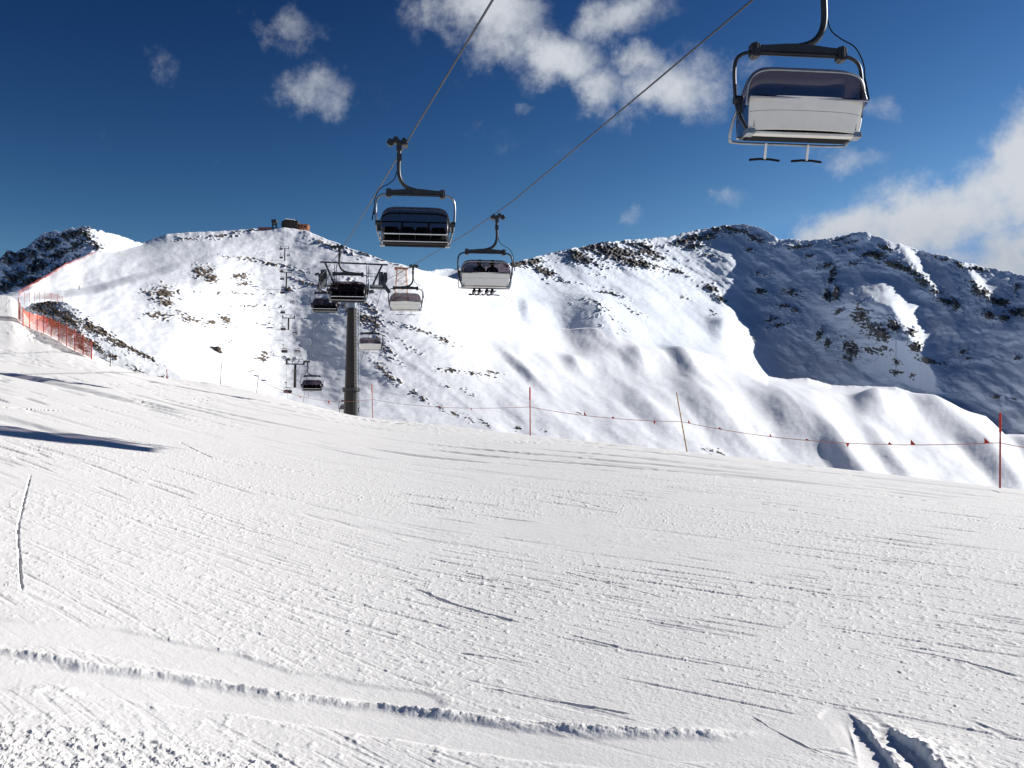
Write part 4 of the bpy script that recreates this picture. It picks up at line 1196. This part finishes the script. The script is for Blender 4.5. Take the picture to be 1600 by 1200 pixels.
net(nn, 'safety_net', 'long red net climbing the ridge line below the rocky peak', M['red_pole'], rad=.07, nm='net_pale')

# ------------------------------------------------------------------ people
def skin_body(name, joints, bones, parent, mats, loc=None):
    """joints {name:(pos,radius)}; pelvis first. one continuous skinned surface, materials by region"""
    names = list(joints); idx = {n: i for i, n in enumerate(names)}
    me = bpy.data.meshes.new(name); me.from_pydata([joints[n][0] for n in names], [(idx[a], idx[b]) for a, b in bones], [])
    o = bpy.data.objects.new(name, me); COL.objects.link(o)
    md = o.modifiers.new('skin', 'SKIN'); md.use_smooth_shade = True
    if not me.skin_vertices: me.skin_vertices.new()
    for i, n in enumerate(names):
        r = joints[n][1]; sv = me.skin_vertices[0].data[i]
        sv.radius = r if isinstance(r, tuple) else (r, r); sv.use_root = (i == 0)
    sb = o.modifiers.new('sub', 'SUBSURF'); sb.levels = 1; sb.render_levels = 1
    bpy.context.view_layer.update()
    ev = o.evaluated_get(bpy.context.evaluated_depsgraph_get()); nm = bpy.data.meshes.new_from_object(ev)
    o.modifiers.clear(); o.data = nm
    for m_ in ('jacket', 'trousers', 'skin'): nm.materials.append(M[m_])
    hz = joints['head'][0][2] - joints['head'][1] * 1.15; pz = joints['pelvis'][0]
    for p in nm.polygons:
        c = p.center; near = min(names, key=lambda n: (Vector(joints[n][0]) - c).length)
        p.material_index = 2 if (near in ('head', 'brow') and c.z > hz) else (1 if any(k in near for k in ('pelvis', 'hip', 'knee', 'ankle', 'toe')) else 0)
        p.use_smooth = True
    if parent is not None: o.parent = parent
    return o

def person(origin, rz, seated, label, jm='jacket'):
    root = empty('person', origin, rz); tag(root, label, 'person', None)
    J = {}; B_ = []
    if seated:   # origin at the seat surface under the hips, facing +y
        J['pelvis'] = ((0, -.08, .10), (.15, .12)); J['waist'] = ((0, -.13, .28), .14); J['chest'] = ((0, -.17, .48), (.18, .13)); J['neck'] = ((0, -.17, .64), .06); J['head'] = ((0, -.13, .76), .095); J['brow'] = ((0, -.12, .86), .08)
        for s, k in ((-1, 'l'), (1, 'r')):
            J['hip' + k] = ((s * .10, .04, .10), .09); J['knee' + k] = ((s * .12, .40, .10), .07); J['ankle' + k] = ((s * .12, .47, -.32), .055); J['toe' + k] = ((s * .13, .66, -.36), .045)
            J['shoulder' + k] = ((s * .20, -.16, .56), .07); J['elbow' + k] = ((s * .27, -.02, .34), .055); J['wrist' + k] = ((s * .18, .20, .30), .04); J['hand' + k] = ((s * .15, .28, .30), .045)
    else:
        J['pelvis'] = ((0, -.08, .85), (.15, .12)); J['waist'] = ((0, -.06, 1.02), .13); J['chest'] = ((0, .0, 1.25), (.18, .13)); J['neck'] = ((0, .04, 1.43), .06); J['head'] = ((0, .07, 1.55), .095); J['brow'] = ((0, .07, 1.65), .08)
        for s, k in ((-1, 'l'), (1, 'r')):
            J['hip' + k] = ((s * .11, -.05, .80), .095); J['knee' + k] = ((s * .14, .12, .48), .07); J['ankle' + k] = ((s * .14, -.02, .12), .06); J['toe' + k] = ((s * .14, .18, .07), .05)
            J['shoulder' + k] = ((s * .21, .0, 1.33), .07); J['elbow' + k] = ((s * .32, .04, 1.08), .055); J['wrist' + k] = ((s * .30, .28, .98), .04); J['hand' + k] = ((s * .29, .36, .97), .045)
    B_ = [('pelvis', 'waist'), ('waist', 'chest'), ('chest', 'neck'), ('neck', 'head'), ('head', 'brow')]
    for k in 'lr':
        B_ += [('pelvis', 'hip' + k), ('hip' + k, 'knee' + k), ('knee' + k, 'ankle' + k), ('ankle' + k, 'toe' + k), ('chest', 'shoulder' + k), ('shoulder' + k, 'elbow' + k), ('elbow' + k, 'wrist' + k), ('wrist' + k, 'hand' + k)]
    skin_body('body', J, B_, root, None)
    hd = Vector(J['brow'][0]) + Vector((0, -.02, .0)); hm = MB(); rows = []
    for i in range(7):
        th = (math.pi * .62) * i / 6
        rows.append([hd + Vector((.125 * math.sin(th) * math.cos(a), .14 * math.sin(th) * math.sin(a), .115 * math.cos(th))) for a in np.linspace(0, math.tau, 17)])
    hm.grid(rows).build('helmet', M['helmet'], root)
    fc = Vector(J['head'][0])
    MB().box(fc + Vector((0, .10, .05)), (.16, .06, .07)).build('goggles', M['glass_dark'], root, .02)
    MB().add([fc + Vector(v) for v in ((-.018, .09, 0), (.018, .09, 0), (0, .125, -.03), (0, .09, .04))], [(0, 2, 3), (2, 1, 3), (0, 1, 2)]).build('nose', M['skin'], root)
    for s, k in ((-1, 'l'), (1, 'r')):
        t = Vector(J['toe' + k][0]); an = Vector(J['ankle' + k][0])
        bt = MB(); bt.box((t + an) / 2 + Vector((0, -.02, -.02)), (.12, .32, .14)); bt.build('boot', M['black'], root, .03)
        zs = t.z - .08
        sk = MB(); rows = []
        for f, up in ((-.75, .0), (-.3, 0), (.3, 0), (.75, .01), (.9, .06), (.97, .12)):
            c_ = Vector((t.x, t.y - .12 + f, zs + up)); rows.append([c_ + Vector(v) for v in ((-.045, 0, -.012), (.045, 0, -.012), (.045, 0, .012), (-.045, 0, .012), (-.045, 0, -.012))])
        sk.grid(rows, False); sk.build('ski', M['skis'], root)
        hp = Vector(J['hand' + k][0])
        fg = MB()
        for q in range(4):
            b0 = hp + Vector((s * -.03 + s * .018 * q, .035, .01)); fg.tube([b0, b0 + Vector((0, .035, -.012)), b0 + Vector((0, .03, -.045))], .011, 5)
        fg.tube([hp + Vector((-s * .045, 0, 0)), hp + Vector((-s * .06, .035, -.01))], .012, 5)
        fg.build('glove_fingers', M['black'], root)
    return root
# two riders on the second uphill chair
mw = Matrix.Translation(pair_up.location) @ Matrix.Rotation(-AXIS - R(7), 4, 'Z')
for xo, lb in ((-.33 - .28, 'person in dark clothes with skis, left rider on the white-backed chair'), (-.33 + .30, 'person in dark clothes with skis, right rider on the white-backed chair')):
    person(mw @ Vector((xo, .02, -2.91)), -AXIS, True, lb)
for px, py, rz, lb in ((123.5, 452.5, 2.4, 'person in dark clothes skiing down the piste beside the far red net'), (340, 399.5, 1.2, 'tiny person in dark clothes standing on the upper piste edge')):
    p = on_hill(px, py); person(p - Vector((0, 0, .1)), rz, False, lb)

# ------------------------------------------------------------------ sky with clouds
def build_world():
    w = bpy.data.worlds.new('World'); S.world = w; w.use_nodes = True
    nt = w.node_tree; L = nt.links; bg = nt.nodes['Background']
    sk = N(nt, 'ShaderNodeTexSky', _sky_type='NISHITA', _sun_disc=False, _sun_elevation=SUN_EL, _sun_rotation=SUN_AZ, _altitude=2500.0, _air_density=1.0, _dust_density=.2, _ozone_density=2.0)
    tc = N(nt, 'ShaderNodeTexCoord')
    sp = N(nt, 'ShaderNodeSeparateXYZ'); L.new(tc.outputs['Generated'], sp.inputs[0])
    def mth(op, a, b=None, c=None, clamp=False):
        n = N(nt, 'ShaderNodeMath', _operation=op, _use_clamp=clamp)
        for i, v in enumerate((a, b, c)):
            if v is None: continue
            if isinstance(v, (int, float)): n.inputs[i].default_value = v
            else: L.new(v, n.inputs[i])
        return n.outputs[0]
    X, Y, Z = sp.outputs
    az = mth('ARCTAN2', X, Y)
    hyp = mth('SQRT', mth('ADD', mth('MULTIPLY', X, X), mth('MULTIPLY', Y, Y)))
    el = mth('ARCTAN2', Z, hyp)
    # warp
    nz = N(nt, 'ShaderNodeTexNoise', Scale=9.0, Detail=7.0, Roughness=.62); L.new(tc.outputs['Generated'], nz.inputs['Vector'])
    nz2 = N(nt, 'ShaderNodeTexNoise', Scale=26.0, Detail=8.0, Roughness=.65); L.new(tc.outputs['Generated'], nz2.inputs['Vector'])
    mp = N(nt, 'ShaderNodeMapping'); mp.inputs['Location'].default_value = (3.1, 1.7, .4); L.new(tc.outputs['Generated'], mp.inputs['Vector'])
    nz3 = N(nt, 'ShaderNodeTexNoise', Scale=9.0, Detail=6.0, Roughness=.6); L.new(mp.outputs[0], nz3.inputs['Vector'])
    nz4 = N(nt, 'ShaderNodeTexNoise', Scale=70.0, Detail=6.0, Roughness=.7); L.new(tc.outputs['Generated'], nz4.inputs['Vector'])
    azw = mth('ADD', az, mth('MULTIPLY', mth('SUBTRACT', nz.outputs['Fac'], .5), .10))
    elw = mth('ADD', el, mth('MULTIPLY', mth('SUBTRACT', nz3.outputs['Fac'], .5), .08))
    total = None
    def blob(px, py, wx, wy, ang, st):
        nonlocal total
        x, z = ray(px, py); a0 = math.atan(x); e0 = math.atan(z / math.sqrt(1 + x * x))
        ca, sa = math.cos(R(ang)), math.sin(R(ang)); sx, sy = F / wx, F / wy
        du = mth('SUBTRACT', azw, a0); dv = mth('SUBTRACT', elw, e0)
        u = mth('MULTIPLY', mth('ADD', mth('MULTIPLY', du, ca), mth('MULTIPLY', dv, -sa)), sx)
        v = mth('MULTIPLY', mth('ADD', mth('MULTIPLY', du, sa), mth('MULTIPLY', dv, ca)), sy)
        q = mth('ADD', mth('MULTIPLY', u, u), mth('MULTIPLY', v, v))
        e = mth('MULTIPLY', mth('POWER', 2.718, mth('MULTIPLY', q, -1.0)), st)
        total = e if total is None else mth('MAXIMUM', total, e)
    for b in ((770, 20, 110, 70, 20, 1.0), (860, 75, 100, 40, 25, 1.0), (700, -20, 70, 60, 0, .8), (960, 30, 90, 45, -10, .85), (930, 130, 60, 30, 20, .85), (1050, 140, 85, 48, 10, .98), (1000, 105, 50, 30, 0, .8), (1110, 150, 40, 22, 0, .7),
              (440, 40, 80, 34, 10, .52), (490, 145, 75, 36, 8, .62), (255, 105, 40, 34, 20, .36), (1180, 100, 40, 30, 0, .55), (1375, 178, 42, 26, 10, .5), (1330, 240, 55, 20, 10, .48), (1140, 320, 45, 16, 0, .42), (985, 333, 26, 18, 30, .40),
              (1670, 365, 260, 100, -25, 1.25), (1470, 325, 150, 58, -24, 1.2), (1330, 362, 130, 36, -15, .92), (1612, 265, 135, 78, -32, 1.2), (1700, 420, 300, 80, 0, 1.1), (820, 160, 30, 14, 0, .35), (640, 190, 300, 40, 10, .22), (300, 230, 260, 40, 10, .2)):
        blob(*b)
    nn_ = mth('ADD', mth('MULTIPLY', mth('SUBTRACT', nz.outputs['Fac'], .5), 1.25), mth('ADD', mth('MULTIPLY', mth('SUBTRACT', nz2.outputs['Fac'], .5), 1.0), mth('MULTIPLY', mth('SUBTRACT', nz4.outputs['Fac'], .5), .3)))
    dens = mth('ADD', total, nn_)
    mr = N(nt, 'ShaderNodeMapRange', _interpolation_type='SMOOTHSTEP'); mr.inputs['From Min'].default_value = .18; mr.inputs['From Max'].default_value = 1.08; L.new(dens, mr.inputs['Value'])
    has = N(nt, 'ShaderNodeMapRange', _interpolation_type='SMOOTHSTEP'); has.inputs['From Min'].default_value = .02; has.inputs['From Max'].default_value = .30; L.new(total, has.inputs['Value'])
    cov = mth('MULTIPLY', mr.outputs[0], has.outputs[0], clamp=True)
    # cloud brightness: thick parts and low, deep cloud grey
    lowg = N(nt, 'ShaderNodeMapRange', _interpolation_type='SMOOTHSTEP'); lowg.inputs['From Min'].default_value = .15; lowg.inputs['From Max'].default_value = .25; L.new(el, lowg.inputs['Value'])
    br = mth('ADD', mth('MULTIPLY', lowg.outputs[0], .35), mth('ADD', mth('MULTIPLY', nz3.outputs['Fac'], .34), mth('MULTIPLY', dens, .10)))
    cc = N(nt, 'ShaderNodeValToRGB'); e = cc.color_ramp.elements
    e[0].position = .15; e[0].color = (.52, .55, .60, 1); e[1].position = .62; e[1].color = (.72, .76, .82, 1)
    L.new(br, cc.inputs[0])
    # sky grading
    sc_ = N(nt, 'ShaderNodeSeparateColor'); L.new(sk.outputs[0], sc_.inputs[0])
    cmb = N(nt, 'ShaderNodeCombineColor')
    for i, (mid, p, tgt) in enumerate(((1.537, 3.4, .055), (2.62, 2.7, .156), (4.57, 2.2, .352))):
        ch = mth('MULTIPLY', mth('POWER', mth('MINIMUM', mth('DIVIDE', sc_.outputs[i], mid), 1.28), p), tgt / (2 ** EXPO * SKY_STR))
        L.new(ch, cmb.inputs[i])
    cs = N(nt, 'ShaderNodeMix', _data_type='RGBA', _blend_type='MULTIPLY'); cs.inputs['Factor'].default_value = 1.0
    L.new(cc.outputs[0], cs.inputs[6]); cs.inputs[7].default_value = (CLOUD, CLOUD, CLOUD, 1)
    mx = N(nt, 'ShaderNodeMix', _data_type='RGBA'); L.new(cov, mx.inputs['Factor']); L.new(cmb.outputs[0], mx.inputs[6]); L.new(cs.outputs[2], mx.inputs[7])
    L.new(mx.outputs[2], bg.inputs['Color']); bg.inputs['Strength'].default_value = SKY_STR
SKY_STR = .10; EXPO = .75; CLOUD = 5.2
build_world()

sl = bpy.data.lights.new('sun', 'SUN'); sl.energy = 4.0; sl.angle = R(.5); sl.color = (1.0, .965, .91)
so = bpy.data.objects.new('sun', sl); COL.objects.link(so)
sd = Vector((math.cos(SUN_EL) * math.sin(SUN_AZ), math.cos(SUN_EL) * math.cos(SUN_AZ), math.sin(SUN_EL)))
so.rotation_euler = sd.to_track_quat('Z', 'Y').to_euler(); so.location = (60, 0, 60)

cam = bpy.data.cameras.new('camera'); co = bpy.data.objects.new('camera', cam); COL.objects.link(co)
cam.sensor_width = 36; cam.lens = 36 * F / 1600; cam.clip_start = .05; cam.clip_end = 20000
co.location = (0, 0, EYE); co.rotation_euler = (R(90) + PITCH, 0, 0)
S.camera = co
S.view_settings.view_transform = 'Standard'; S.view_settings.look = 'None'; S.view_settings.gamma = 1.0; S.view_settings.use_curve_mapping = False
S.view_settings.exposure = EXPO
S.cycles.max_bounces = 6; S.cycles.diffuse_bounces = 2; S.cycles.transparent_max_bounces = 12
